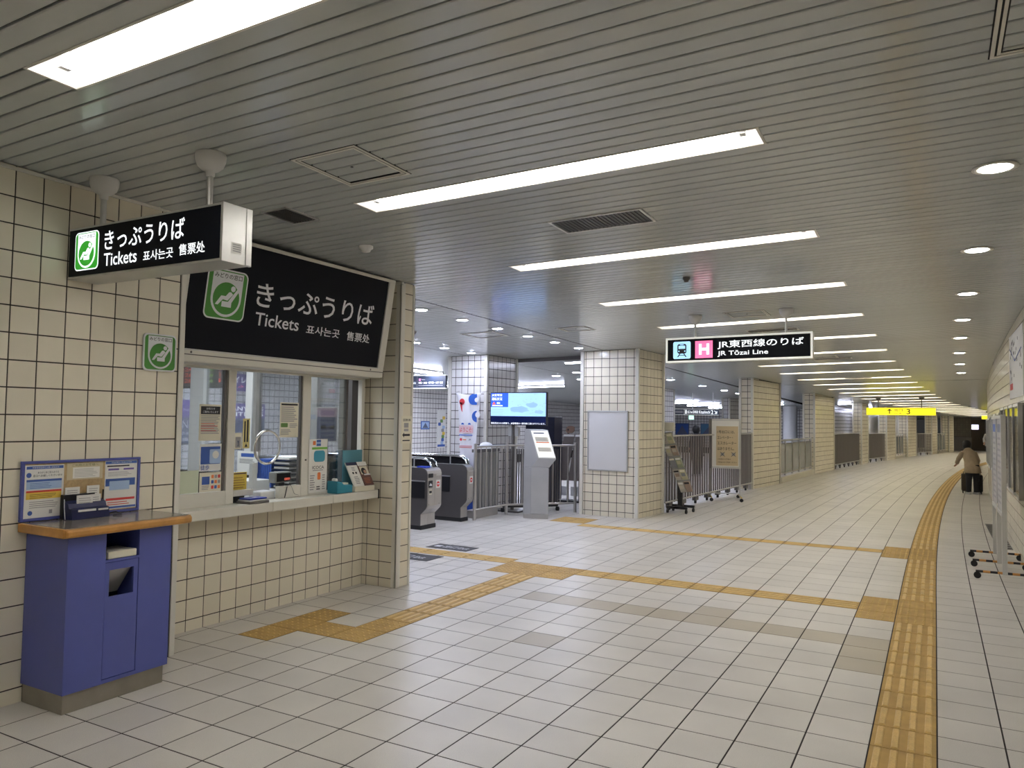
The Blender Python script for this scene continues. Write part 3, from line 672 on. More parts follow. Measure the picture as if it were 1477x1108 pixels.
for n, (a, b, c) in enumerate(((3.685, 4.075, 1.012), (5.0, 5.48, .93))):
    part('pane', MB().box((-4.818, a, c), (-4.812, b, 1.945), GLASS), wn)
# middle pane with a round speaking hole
mb = MB(); F = YZ(-4.812); cy, cz, rr = 4.522, 1.337, .132; ring = [(cy+rr*math.cos(R(a)), cz+rr*math.sin(R(a))) for a in range(0, 360, 10)]
def sq(a):
    c, s = math.cos(R(a)), math.sin(R(a)); y0, y1, z0, z1 = 4.18, 4.885, 1.006, 1.945
    k = min(((y1-cy)/c if c > 1e-6 else (y0-cy)/c if c < -1e-6 else 9), ((z1-cz)/s if s > 1e-6 else (z0-cz)/s if s < -1e-6 else 9)); return (cy+k*c, cz+k*s)
for k in range(36):
    a0, a1 = k*10, (k+1) % 36*10
    q = [ring[k], sq(a0), sq(a1), ring[(k+1) % 36]]
    mb.poly(F, q, 0, GLASS)
for cc in ((4.885, 1.945), (4.18, 1.945), (4.18, 1.006), (4.885, 1.006)):
    a = math.degrees(math.atan2(cc[1]-cz, cc[0]-cy)) % 360; k = int(a//10)
    mb.poly(F, [sq(k*10), cc, sq((k+1) % 36*10)], 0, GLASS)
part('pane', mb, wn)
part('speaking_ring', MB().tube([(-4.80, cy+.135*math.cos(R(a)), cz+.135*math.sin(R(a))) for a in range(0, 361, 10)], .011, CHROME, 10, caps=False), wn, label='round chrome ring in the middle pane')
def sheet(name, label, cat, F, u0, v0, u1, v1, base, drawf, group=None, th=.002):
    t = thing(name, label, cat, F.p((u0+u1)/2, v0, 0), group=group)
    part('sheet', MB().fbox(F, u0, v0, u1, v1, 0, th, base), t)
    mb = MB(); drawf(mb, F, u0, v0, u1, v1, th+.0008)
    if mb.f: part('print', mb, t)
    return t
def lines(mb, F, u0, v0, u1, v1, n, k, m=GREY, fill=.45, jag=.25):
    rnd = random.Random(int((u0+v0)*1e4) & 0xffff)
    for i in range(k):
        vv = v1-(v1-v0)*(i+.8)/k; mb.rect(F, u0, vv, u1-(u1-u0)*jag*rnd.random(), vv+(v1-v0)/k*fill, n, m)
F = YZ(-4.810)
def d1_(mb, F, u0, v0, u1, v1, n):
    mb.rect(F, u0+.012, v1-.075, u1-.012, v1-.015, n, INK); mb.text(F, 'お知らせ', u0+.06, v1-.04, u1-.06, v1-.024, n+.0005, WHITEP); mb.text(F, 'ご案内いたします', u0+.03, v1-.065, u1-.03, v1-.048, n+.0005, WHITEP)
    lines(mb, F, u0+.015, v0+.05, u1-.015, v1-.08, n, 12); lines(mb, F, u0+.015, v0+.07, u1-.03, v0+.14, n+.0004, 4, RED, .25)
sheet('window_notice', 'large framed notice with a black heading on the left ticket pane', 'notice', F, 3.857, 1.40, 4.057, 1.675, PAPERC, d1_)
def d2_(mb, F, u0, v0, u1, v1, n):
    mb.rect(F, u0+.01, v0+.05, u1-.01, v1-.02, n, PBLUE); mb.rrect(F, u0+.09, v0+.055, u1-.004, v1-.04, .01, n+.0005, LBLUE); mb.disc(F, u0+.145, v0+.12, .03, n+.001, PAPER); mb.text(F, '徒歩', u0+.012, v0+.006, u0+.09, v0+.045, n, PBLUE)
sheet('window_poster', 'blue and white poster below the framed notice on the left pane', 'poster', F, 3.87, 1.173, 4.068, 1.375, PAPER, d2_)
def d3_(mb, F, u0, v0, u1, v1, n):
    mb.rect(F, u0+.02, v1-.09, u0+.09, v1-.03, n, PBLUE)
    for i in range(3):
        for j in range(3): mb.rrect(F, u0+.105+.03*i, v0+.02+.04*j, u0+.128+.03*i, v0+.045+.04*j, .004, n, (RED, PBLUE, ORANGE, GREY)[(i+j) % 4])
    lines(mb, F, u0+.02, v0+.015, u0+.09, v0+.05, n, 3)
sheet('card_notice', 'cream payment card notice at the foot of the left pane', 'notice', F, 3.877, 1.015, 4.075, 1.16, PAPERC, d3_)
sheet('pale_sheet', 'blank pale green sheet at the lower left of the left pane', 'notice', F, 3.690, 1.015, 3.868, 1.182, mat('pale_green_paper', (.60, .66, .50), .6), lambda *a: None)
def d4_(mb, F, u0, v0, u1, v1, n):
    mb.rect(F, u0+.012, v1-.025, u1-.012, v1-.01, n, INK); lines(mb, F, u0+.012, v0+.13, u1-.012, v1-.03, n, 8); mb.rrect(F, u0+.012, v0+.085, u0+.09, v0+.12, .008, n, mat('print_leaf', (.16, .30, .08), .5)); lines(mb, F, u0+.11, v0+.08, u1-.012, v0+.12, n, 3); lines(mb, F, u0+.012, v0+.02, u0+.13, v0+.07, n, 4)
sheet('green_notice', 'cream notice with a green picture at the top right of the middle pane', 'notice', F, 4.660, 1.415, 4.872, 1.710, PAPERC, d4_)
def d5_(mb, F, u0, v0, u1, v1, n): mb.rect(F, u0+.012, v0+.05, u0+.026, v1-.02, n, INK); mb.rect(F, u0+.038, v0+.05, u0+.055, v1-.01, n, INK); mb.poly(F, [(u0+.02, v0+.012), (u0+.05, v0+.012), (u0+.035, v0+.04)], n, INK)
sheet('yellow_strip_notice', 'tall narrow yellow warning strip on the middle pane', 'notice', F, 4.272, 1.333, 4.342, 1.57, mat('yellow_paper', (.70, .60, .25), .6), d5_)
def d6_(mb, F, u0, v0, u1, v1, n): mb.rect(F, u0+.01, v0+.01, u1-.01, v1-.03, n, GREY); mb.poly(F, [(u0+.03, v0+.02), (u1-.03, v0+.02), (u1-.045, v1-.06), (u0+.045, v1-.06)], n+.0005, SLATE)
sheet('grey_leaflet', 'small grey leaflet with a coat shape left of the yellow strip', 'leaflet', F, 4.19, 1.33, 4.262, 1.455, PAPERC, d6_)
def d7_(mb, F, u0, v0, u1, v1, n):
    pg = mat('print_green', (.20, .50, .08), .5)
    mb.rect(F, u0+.035, v1-.09, u1-.002, v1-.07, n, pg); mb.rect(F, u0+.09, v1-.06, u0+.145, v1-.005, n, PBLUE); mb.rect(F, u0+.09, v1-.04, u0+.145, v1-.025, n+.0005, LBLUE); mb.rect(F, u0+.045, v1-.05, u0+.08, v1-.015, n, ORANGE)
    mb.rrect(F, u0+.06, v1-.20, u1-.03, v1-.10, .03, n, mat('print_teal', (.05, .30, .42), .5)); mb.text(F, 'ICOCA', u0+.045, v1-.262, u1-.04, v1-.235, n, INK); mb.rect(F, u0+.05, v1-.277, u1-.05, v1-.270, n, GREY)
    mb.rrect(F, u0+.11, v0+.11, u0+.15, v0+.175, .012, n, ORANGE); lines(mb, F, u0+.02, v0+.02, u0+.08, v0+.16, n, 7); lines(mb, F, u0+.17, v0+.02, u1-.02, v0+.16, n, 7); lines(mb, F, u0+.10, v0+.02, u0+.15, v0+.06, n, 2, INK)
sheet('card_poster', 'tall white travel card poster with a teal square on the right mullion', 'poster', YZ(-4.785), 4.985, .925, 5.215, 1.393, PAPER, d7_)
# service counter sill
t = thing('service_counter', 'long cream counter shelf under the ticket window', 'counter', (-4.73, 4.6, .83))
for a, b in ((3.412, 4.45), (4.453, 5.15), (5.153, 5.775)):
    part('shelf_section', MB().box((-4.835, a, .83), (-4.64, b, .905), WMET), t, bevel=.006)
part('end_strip', MB().box((-4.645, 5.768, .825), (-4.632, 5.779, .912), BLACK), t)
# inner desk behind glass
t = thing('office_desk', 'grey office desk inside the ticket booth', 'desk', (-5.1, 4.5, 0))
part('top', MB().box((-5.45, 3.45, .86), (-4.94, 5.28, .89), mat('desk_grey', (.35, .35, .34), .5)), t)
part('front', MB().box((-5.40, 3.45, 0), (-5.36, 5.28, .86), GREY), t)
part('drawer_unit', MB().box((-5.45, 3.5, .3), (-4.95, 3.9, .86), GREY), t)
# objects at the window
t = thing('coin_tray', 'blue coin tray with a white mark on the counter under the speaking ring', 'tray', (-4.72, 4.30, .905))
part('base', MB().box((-4.80, 4.22, .905), (-4.65, 4.42, .925), DSTEEL), t, bevel=.004)
part('rim', MB().box((-4.79, 4.225, .925), (-4.655, 4.415, .935), AL), t, bevel=.003)
part('mat', MB().box((-4.782, 4.232, .935), (-4.665, 4.408, .948), mat('tray_blue', (.01, .03, .30), .4)), t, bevel=.003)
part('mark', MB().rect(XY(.9492), -4.735, 4.31, -4.70, 4.35, 0, WHITEP), t)
t = thing('yellow_notice_board', 'small amber notice board standing inside the middle pane', 'notice board', (-4.9, 4.3, .89))
F = YZ(-4.88); part('board', MB().fbox(F, 4.185, 1.0, 4.378, 1.14, 0, .012, YEL), t); mb = MB(); lines(mb, F, 4.20, 1.012, 4.365, 1.11, .013, 5, mat('print_umber', (.35, .16, .03), .6), .3); mb.rect(F, 4.19, 1.125, 4.37, 1.135, .013, BROWN); part('print', mb, t)
part('stand', MB().box((-4.95, 4.2, .89), (-4.88, 4.37, 1.0), BLACK), t)
t = thing('fare_display', 'small grey fare display with red digits behind the middle pane', 'display', (-4.88, 4.72, .89))
part('screen', MB().box((-4.92, 4.66, 1.03), (-4.84, 4.84, 1.12), mat('case_grey', (.30, .30, .28), .5)), t, bevel=.006)
mb = MB(); F = YZ(-4.839); mb.rect(F, 4.672, 1.04, 4.83, 1.11, 0, BLACKP); mb.text(F, '000', 4.76, 1.05, 4.82, 1.07, .001, LEDR); part('digits', mb, t)
part('stem', MB().box((-4.90, 4.72, .89), (-4.86, 4.78, 1.03), BLACK), t)
t = thing('counter_bracket', 'pale grey document slide on the counter behind the glass', 'document slide', (-4.9, 4.55, .89))
part('arm', MB().box((-4.98, 4.50, .90), (-4.84, 4.66, .97), WPL), t, bevel=.01); part('upright', MB().box((-5.0, 4.52, .97), (-4.96, 4.57, 1.2), WPL), t)
t = thing('corded_pen', 'pen with a thin curly cord beside the fare display', 'pen', (-4.76, 4.72, .905))
part('pen', MB().tube([(-4.77, 4.70, .91), (-4.775, 4.73, 1.0)], .004, BLACK, 8), t)
part('cord', MB().tube([(-4.775, 4.73, 1.0), (-4.78, 4.76, 1.03), (-4.78, 4.79, .99), (-4.77, 4.81, .935), (-4.77, 4.86, .92)], .0015, BLACK, 6), t)
t = thing('tissue_box', 'teal plastic tray holding small items at the right end of the counter', 'tray', (-4.72, 5.33, .905))
part('body', MB().prism(Fr((-4.665, 0, 0), (0, 1, 0), (0, 0, 1)), [(5.225, .906), (5.432, .906), (5.432, .975), (5.315, .985), (5.285, 1.01), (5.225, 1.02)], 0, -.12, TEAL), t, bevel=.008)
part('tissue', MB().box((-4.75, 5.24, 1.01), (-4.70, 5.275, 1.04), PAPER), t, bevel=.01)
part('slips', MB().box((-4.74, 5.34, .98), (-4.70, 5.41, .995), PAPERC), t)
t = thing('leaflet_rack', 'cream leaflet rack on the counter corner with a teal backboard', 'rack', (-4.72, 5.6, .905))
part('tray', MB().box((-4.78, 5.455, .906), (-4.655, 5.735, .955), PAPERC), t, bevel=.005)
part('backboard', MB().box((-4.782, 5.415, .955), (-4.774, 5.682, 1.285), TEALP), t)
for (lab, y0, y1, kind) in (('white leaflet with small black pictures in the counter rack', 5.375, 5.515, 0), ('dark brown leaflet with a portrait of a dark haired person in the counter rack', 5.525, 5.655, 1)):
    Fl = Fr((-4.665, y0+.07, .955), (0, .97, .0), (-.30, -.28, 1)); wd = y1-y0
    t2 = thing('leaflet', lab, 'leaflet', (-4.7, (y0+y1)/2, .955), group='leaflets in the counter rack')
    part('sheet', MB().fbox(Fl, 0, 0, wd, .235, 0, .012, BROWN if kind else PAPER), t2); mb = MB()
    if kind: mb.rect(Fl, 0, .195, wd, .235, .013, PAPER); mb.rect(Fl, .01, .11, wd-.01, .19, .013, PAPERC); mb.disc(Fl, .055, .14, .035, .0135, INK); mb.disc(Fl, .068, .135, .018, .014, mat('print_skin', (.55, .33, .22), .6)); mb.rect(Fl, .04, .10, wd, .112, .014, WHITEP); lines(mb, Fl, .02, .02, wd-.02, .08, .0135, 4, ORANGE, .15)
    else: mb.rect(Fl, -.001, .205, wd+.001, .235, .013, NAVY); mb.rect(Fl, .04, .12, .062, .14, .013, INK); mb.rect(Fl, .08, .12, .102, .14, .013, INK); lines(mb, Fl, .05, .15, .10, .19, .013, 3); lines(mb, Fl, .04, .02, .11, .10, .013, 5)
    part('print', mb, t2)
# interior items: binders, shelves, monitor, papers
t = thing('binder_shelf', 'black tray tower of papers inside the booth', 'shelf', (-5.6, 5.4, .85))
for k in range(7): part('tray', MB().box((-5.62, 5.35, .90+.045*k), (-5.36, 5.6, .905+.045*k), BLACK), t); part('papers', MB().box((-5.6, 5.37, .906+.045*k), (-5.40, 5.58, .925+.045*k), PAPER), t)
for k in range(7):
    solo('binder', MB().box((-5.84+.028*k, 5.38, .9), (-5.816+.028*k, 5.62, 1.17), mat('binder_blue', (.04, .10, .38), .4)), 'blue binder in the row inside the booth, %s from the left' % ORD[k], 'binder', 'row of blue binders in the booth', bevel=.003)
solo('side_cabinet', MB().box((-6.1, 5.3, 0), (-4.95, 5.75, .89), WPL), 'white cabinet under the binders inside the booth', 'cabinet', bevel=.005)
t = thing('till_monitor', 'black monitor seen behind the card poster', 'monitor', (-5.0, 5.37, .89)); part('screen', MB().box((-4.95, 5.30, 1.0), (-4.91, 5.44, 1.245), BLACK), t, bevel=.004); part('stand', MB().box((-4.96, 5.34, .89), (-4.90, 5.41, 1.0), BLACK), t)
def d8_(mb, F, u0, v0, u1, v1, n): mb.rect(F, u0+.05, v1-.055, u1-.05, v1-.02, n, PBLUE); lines(mb, F, u0+.03, v0+.09, u1-.03, v1-.07, n, 4, INK, .3)
sheet('standing_notice', 'white notice with a blue heading standing behind the speaking ring', 'notice', XZ(5.35), -6.08, 1.03, -5.80, 1.24, PAPER, d8_, th=.006)
solo('equipment_box', MB().box((-5.75, 4.9, .89), (-5.47, 5.2, 1.0), WPL), 'low white machine on the booth desk behind the coin tray', 'machine', bevel=.01)
solo('machine_stand', MB().box((-5.75, 4.9, 0), (-5.47, 5.2, .88), GREY), 'grey stand carrying the low white machine in the booth', 'stand')
# far glazing of booth
wn2 = thing('window_2', None, None, (-6.5, 5.9, .95), kind='structure')
for (x0, x1, m) in ((-7.50, -7.28, WPL), (-6.59, -6.49, WPL), (-6.47, -6.43, STEEL), (-5.67, -5.55, WPL), (-5.25, -5.17, AL), (-8.2, -8.1, AL)):
    part('mullion', MB().box((x0, 5.88, .95), (x1, 5.96, 2.45), m), wn2)
part('dark_blind', MB().box((-5.0, 5.72, .95), (-4.93, 5.86, 1.99), DSTEEL), wn2)
part('pane', MB().box((-8.1, 5.92, .95), (-5.25, 5.925, 2.45), GLASS), wn2)
def d9_(mb, F, u0, v0, u1, v1, n):
    mb.rect(F, u0+.01, v0+.10, u1-.01, v1-.01, n, mat('print_dusk', (.42, .30, .38), .5)); mb.rect(F, u0+.01, v0+.01, u1-.01, v0+.25, n+.0005, SLATE)
    for q in (.10, .22): mb.disc(F, u0+q, v1-.22, .04, n+.001, SLATE); mb.rect(F, u0+q-.045, v0+.2, u0+q+.045, v1-.22, n+.001, SLATE)
sheet('dusk_poster', 'pinkish grey poster seen through the right ticket pane', 'poster', XZ(5.87), -5.54, 1.34, -5.255, 1.69, PAPER, d9_)
solo('ceiling_panel_office', MB().box((-8.2, 3.4, 2.60), (-4.96, 5.86, 2.62), WPL), 'white office ceiling inside the ticket booth', 'ceiling panel')
solo('wall_office', MB().box((-8.3, 3.3, 0), (-8.2, 5.99, 2.7), WPL).box((-8.2, 3.3, 0), (-4.92, 3.39, 2.7), WPL), kind='structure')
ol = bpy.data.lights.new('office_lamp', 'AREA'); ol.energy = 22; ol.size = 1.2; ol.color = (.9, .95, 1); oo = bpy.data.objects.new('office_lamp', ol); COL.objects.link(oo); oo.location = (-6.0, 4.7, 2.58); tagp(oo, 'office lamp panel in the booth ceiling', 'ceiling light')

# ================================================================== WRITING COUNTER
t = thing('writing_counter', 'blue writing counter with honey wood edge against the left wall', 'counter', (-4.22, 2.74, 0))
part('plinth', MB().box((-4.418, 2.443, 0), (-4.045, 3.045, .105), mat('worn_plinth', (.30, .275, .23), .32, metal=.5, noise=(7, .12))), t, bevel=.003)
bm = MB(); bm.box((-4.42, 2.433, .105), (-4.03, 2.648, .94), BLUE).box((-4.42, 2.852, .105), (-4.03, 3.062, .94), BLUE).box((-4.42, 2.648, .93), (-4.03, 2.852, .94), BLUE).box((-4.42, 2.648, .768), (-4.03, 2.852, .782), BLUE).box((-4.42, 2.648, .105), (-4.03, 2.852, .126), BLUE).box((-4.42, 2.648, .126), (-4.38, 2.852, .93), NAVY)
part('body', bm, t)
F = YZ(-4.034); dm = MB(); a, b, c, d_ = 2.651, 2.849, .129, .765
dm.fbox(F, a, c, b, .575, -.012, .001, BLUE).fbox(F, a, .722, b, d_, -.012, .001, BLUE).fbox(F, a, .575, 2.675, .722, -.012, .001, BLUE).fbox(F, 2.824, .575, b, .722, -.012, .001, BLUE)
dr = part('door', dm, t); part('chute_plate', MB().add([(-4.05, 2.677, .722), (-4.05, 2.818, .722), (-4.13, 2.79, .578), (-4.13, 2.677, .578)], [(0, 1, 2, 3)], STEEL), dr)
part('inner_bin', MB().box((-4.3, 2.66, .14), (-4.2, 2.84, .76), BLACK), t)
part('worktop', MB().box((-4.42, 2.40, .945), (-3.998, 3.155, .986), TOPM), t)
part('wood_edge', MB().box((-4.018, 2.385, .936), (-3.972, 3.165, .982), WOOD), t, bevel=.014)
part('wood_end', MB().box((-4.42, 2.383, .936), (-3.990, 2.412, .984), WOOD), t, bevel=.004)
part('wood_end', MB().box((-4.42, 3.14, .936), (-3.99, 3.166, .984), WOOD), t, bevel=.004)
solo('paper_bundle', MB().box((-4.22, 2.668, .7825), (-4.036, 2.84, .822), PAPERC), 'bundle of cream paper lying in the open slot of the blue counter', 'paper', bevel=.004)
t = thing('notice_board', 'blue framed cork notice board behind the writing counter', 'notice board', (-4.42, 2.74, .99))
F = YZ(-4.424)
fm = MB(); u0, u1, v0, v1, e = 2.385, 3.102, .990, 1.324, .016
fm.fbox(F, u0, v0, u1, v0+e, 0, .022, BLUE).fbox(F, u0, v1-e, u1, v1, 0, .022, BLUE).fbox(F, u0, v0+e, u0+e, v1-e, 0, .022, BLUE).fbox(F, u1-e, v0+e, u1, v1-e, 0, .022, BLUE)
part('frame', fm, t, bevel=.002); part('cork_panel', MB().fbox(F, u0+e, v0+e, u1-e, v1-e, 0, .012, CORK), t)
def dA(mb, F, u0, v0, u1, v1, n):
    mb.rect(F, u0+.008, v1-.022, u1-.005, v1-.006, n, PBLUE); mb.text(F, '新幹線指定券をお買い求めの方', u0+.04, v1-.019, u1-.03, v1-.009, n+.0004, WHITEP)
    mb.text(F, 'あらかじめご記入のうえ', u0+.07, v1-.048, u1-.03, v1-.036, n, INK); mb.text(F, '窓口へお越しくださいませ', u0+.045, v1-.066, u1-.01, v1-.053, n, INK); mb.disc(F, u0+.022, v1-.055, .014, n, PBLUE)
    mb.rect(F, u0+.01, v1-.135, u1-.012, v1-.08, n, LBLUE); mb.rect(F, u0+.01, v1-.092, u1-.012, v1-.08, n+.0004, PBLUE); lines(mb, F, u0+.03, v1-.13, u1-.06, v1-.096, n+.0004, 4, PBLUE, .25)
    mb.rect(F, u0+.01, v1-.152, u1-.012, v1-.142, n, RED); mb.rect(F, u0+.01, v1-.19, u1-.012, v1-.152, n, YEL); lines(mb, F, u0+.03, v1-.185, u1-.04, v1-.158, n+.0004, 3, INK, .25)
    lines(mb, F, u0+.03, v0+.055, u1-.03, v1-.198, n, 4, GREY, .35); mb.disc(F, u0+.035, v0+.03, .013, n, PBLUE); mb.rect(F, u0+.14, v0+.02, u0+.158, v0+.042, n, GREY)
def dB(mb, F, u0, v0, u1, v1, n):
    mb.rect(F, u0+.002, v1-.024, u1-.003, v1-.008, n, PBLUE); mb.text(F, '特急券等をご利用のお客様', u0+.04, v1-.02, u1-.04, v1-.012, n+.0004, WHITEP); lines(mb, F, u0+.012, v1-.045, u1-.01, v1-.028, n, 1, INK, .5); mb.rect(F, u0+.02, v1-.063, u0+.09, v1-.052, n, PURP); mb.rect(F, u0+.12, v1-.063, u0+.19, v1-.052, n, PURP)
    lines(mb, F, u0+.02, v1-.10, u1-.03, v1-.07, n, 4, GREY, .3); mb.rect(F, u0+.004, v0+.165, u1-.012, v0+.112+.06, n, PBLUE); mb.rect(F, u0+.005, v0+.14, u1-.012, v0+.185, n, PBLUE); mb.rect(F, u0+.03, v0+.07, u1-.05, v0+.17, n+.0003, LBLUE); mb.rect(F, u0+.03, v0+.07, u1-.05, v0+.115, n+.0005, PAPER)
    mb.rect(F, u0+.01, v0+.052, u1-.012, v0+.066, n, RED); lines(mb, F, u0+.02, v0+.022, u1-.02, v0+.048, n, 2, RED, .35); mb.rect(F, u0+.004, v0+.004, u1-.004, v0+.016, n, PBLUE)
def dC(mb, F, u0, v0, u1, v1, n):
    mb.text(F, 'ご利用のお客様へ', u0+.03, v1-.02, u1-.03, v1-.006, n, mat('print_olive', (.20, .22, .10), .6)); mb.rect(F, u0+.035, v0+.008, u1-.02, v1-.026, n, PAPER); lines(mb, F, u0+.045, v0+.014, u1-.03, v1-.032, n+.0004, 6, GREY, .25)
for nm, lab, q, base, df in (('poster', 'left poster with blue and yellow bands', (2.404, 1.004, 2.622, 1.30), PAPER, dA), ('poster', 'right poster with a blue panel', (2.872, 1.012, 3.084, 1.311), PAPER, dB), ('card', 'cream card with a white form', (2.638, 1.205, 2.857, 1.303), mat('kraft_card', (.58, .50, .33), .6), dC)):
    po = part(nm, MB().fbox(F, *q[:2], *q[2:], .012, .014, base), t, label=lab); mb = MB(); df(mb, F, *q, .0148); part('print', mb, po)
t = thing('form_holder', 'navy form holder with white slips on the writing counter', 'holder', (-4.33, 2.71, .986))
Fh = YZ(-4.30)
part('tray', MB().prism(XZ(2.605), [(-4.375, .987), (-4.285, .987), (-4.295, 1.045), (-4.32, 1.05), (-4.33, 1.075), (-4.375, 1.09)], 0, -.225, NAVY), t)
part('back_tray', MB().box((-4.40, 2.60, .987), (-4.372, 2.79, 1.125), BLACK), t, bevel=.003)
for k, (y0, y1, x, z0, z1) in enumerate(((2.615, 2.70, -4.385, 1.03, 1.165), (2.745, 2.82, -4.385, 1.03, 1.168), (2.655, 2.75, -4.335, 1.04, 1.12), (2.745, 2.805, -4.345, 1.04, 1.12))):
    Fs = YZ(x); sp = part('slip', MB().fbox(Fs, y0, z0, y1, z1, 0, .006, PAPER), t); mb = MB(); lines(mb, Fs, y0+.01, z1-.06, y1-.01, z1-.01, .0068, 4, GREY, .25, .1); part('print', mb, sp)
part('label_strip', MB().fbox(YZ(-4.289), 2.64, 1.030, 2.745, 1.042, 0, .004, PAPER), t); part('label_strip', MB().fbox(YZ(-4.289), 2.76, 1.030, 2.82, 1.04, 0, .004, PAPER), t)
part('cord', MB().tube([(-4.32, 2.83, 1.0), (-4.29, 2.87, 1.012), (-4.27, 2.90, .992), (-4.30, 2.86, .99)], .004, BLACK, 6), t)
part('cord', MB().tube([(-4.36, 2.60, 1.1), (-4.34, 2.59, 1.05), (-4.32, 2.585, .99)], .0022, AL, 6), t)
part('pen', MB().tube([(-4.37, 2.835, 1.01), (-4.38, 2.845, 1.14)], .0045, BLACK, 8), t)

# ================================================================== TICKET GATES
def gate(y0, wd, cols, lab):
    t = thing('ticket_gate', lab, 'ticket gate', (-7.3, y0+wd/2, 0), group='automatic ticket gates')
    xb = -8.6; F = XZ(y0)
    prof = [(xb, .06), (-6.42, .06), (-6.42, .215), (-6.33, .30), (-6.31, .34), (-6.31, .79), (-6.325, .84), (-6.36, .868), (-6.40, .88), (xb, .88)]
    part('plinth', MB().box((xb, y0+.0, 0), (-6.40, y0+wd, .06), RUB), t, bevel=.006)
    part('side_body', MB().prism(F, prof, 0, -.012, DSTEEL), t); part('side_body', MB().prism(Fr((0, y0+wd, 0), (1, 0, 0), (0, 0, 1)), prof, 0, .012, DSTEEL), t)
    for c in range(cols):
        a = y0+.012+(wd-.024)*c/cols; b = y0+.012+(wd-.024)*(c+1)/cols
        part('end_panel', MB().prism(XZ(a+.001), [(p[0]+(.004 if p[0] > -7 else 0), p[1]) for p in prof], 0, -(b-a-.002), STEEL), t)
    # hood: chrome rim and smoked glass
    hy = y0+wd*.55
    pts = [(xb, hy, 1.005), (-6.56, hy, 1.005), (-6.47, hy, .992), (-6.41, hy, .95), (-6.38, hy, .88)]
    part('hood_rim', MB().tube(pts, .016, CHROME, 8), t)
    part('hood_rim', MB().tube([(p[0], y0+wd-.02, p[2]) for p in pts], .016, CHROME, 8), t)
    hp = [(xb, .88), (-6.385, .88), (-6.415, .945), (-6.47, .985), (-6.56, .998), (xb, .998)]
    part('hood_glass', MB().prism(XZ(hy+.005), hp, 0, -(wd*.45-.03), mat('smoked_glass', (.012, .012, .014), .08)), t)
    part('hood_post', MB().box((-6.70, hy-.004, .88), (-6.68, hy+.0, 1.0), AL), t)
    part('side_recess', MB().fbox(F, xb+.1, .45, -6.345 if cols > 1 else -6.62, .685, 0, .012, BLACK), t, bevel=.01)
    part('recess_rim', MB().fbox(F, xb+.1, .685, -6.34 if cols > 1 else -6.61, .70, 0, .014, AL), t)
    Fe = YZ(-6.306); pr = MB(); e = wd-.04
    if cols > 1:
        pr.rrect(Fe, y0+.03, .60, y0+.13, .70, .008, .003, BLACK); pr.poly(Fe, [(y0+.045, .63), (y0+.115, .62), (y0+.11, .645), (y0+.075, .665)], .004, WHITEP); pr.rect(Fe, y0+.045, .50, y0+.115, .575, .003, PAPERC); pr.rect(Fe, y0+.05, .52, y0+.11, .555, .004, INK); pr.rrect(Fe, y0+.02, .74, y0+.14, .80, .01, .003, BLACK)
        pr.rrect(Fe, y0+.215, .585, y0+.32, .70, .006, .003, PAPER); pr.disc(Fe, y0+.267, .642, .038, .004, RED); pr.rect(Fe, y0+.24, .635, y0+.295, .65, .005, WHITEP); pr.rect(Fe, y0+.22, .76, y0+.33, .785, .003, AL)
    else:
        pr.rrect(Fe, y0+.07, .585, y0+.17, .70, .006, .003, PAPER); pr.disc(Fe, y0+.12, .642, .036, .004, RED); pr.rect(Fe, y0+.095, .635, y0+.145, .65, .005, WHITEP); pr.rect(Fe, y0+.04, .77, y0+.18, .79, .003, AL)
    part('markings', pr, t)
    if cols > 1: part('card_reader', MB().box((-6.52, y0+.03, .878), (-6.36, y0+.15, .90), mat('reader_blue', (.02, .06, .5), .3)), t, bevel=.008)
    for q in (.05, wd-.07): part('bolt', MB().disc(Fe, y0+q, .36, .008, .002, DSTEEL, 10), t)
gate(8.93, .37, 2, 'nearest steel ticket gate beside the booth wall, two panels wide')
gate(9.98, .20, 1, 'narrow steel ticket gate beside the railing and banner')
gate(7.75, .37, 2, 'steel ticket gate hidden behind the booth wall end')

# ---- steel railing near gates
t = thing('steel_railing', 'stainless steel railing with thin bars bending around the kiosk stand', 'railing', (-6.0, 11.2, 0))
PA, PB, PC = (-6.318, 10.232), (-6.293, 11.203), (-5.462, 12.15)
for p in (PA, PB, PC): part('post', MB().tube([(p[0], p[1], 0), (p[0], p[1], 1.20)], .026, STEEL, 14), t)
for z in (1.15, .16):
    part('rail', MB().tube([(*PA, z), (*PB, z), (*PC, z)], .018, STEEL, 10), t)
for A, B, n in ((PA, PB, 6), (PB, PC, 9)):
    for k in range(1, n): q = k/n; x, y = A[0]+(B[0]-A[0])*q, A[1]+(B[1]-A[1])*q; part('bar', MB().tube([(x, y, .16), (x, y, 1.15)], .009, STEEL, 8), t)
# ribbed folding panel behind it
t = thing('ribbed_gate_panel', 'ribbed grey metal folding gate stored behind the steel railing', 'gate', (-6.5, 10.8, 0))
part('base_box', MB().box((-6.62, 10.45, .0), (-6.42, 11.15, .12), STEEL), t, bevel=.01)
A, B = Vector((-6.46, 10.42)), Vector((-6.44, 11.18)); n = 7
for k in range(n):
    c = A+(B-A)*((k+.5)/n); part('rib', MB().tube([(c.x, c.y, .14), (c.x, c.y, 1.05)], .036, mat('ribbed_metal', (.30, .30, .29), .35, metal=.6), 10), t)
part('top_cap', MB().box((-6.50, 10.42, 1.05), (-6.42, 11.18, 1.10), DSTEEL), t)
A, B = Vector((-6.40, 11.35)), Vector((-5.72, 12.1))
t2 = thing('perforated_fence', 'dark wire folding fence behind the kiosk stand', 'fence', (-6.1, 11.7, 0))
mb = MB()
for k in range(26):
    c = A+(B-A)*(k/25); mb.tube([(c.x-.1, c.y+.1, .12), (c.x-.1, c.y+.1, 1.08)], .012, DSTEEL, 6)
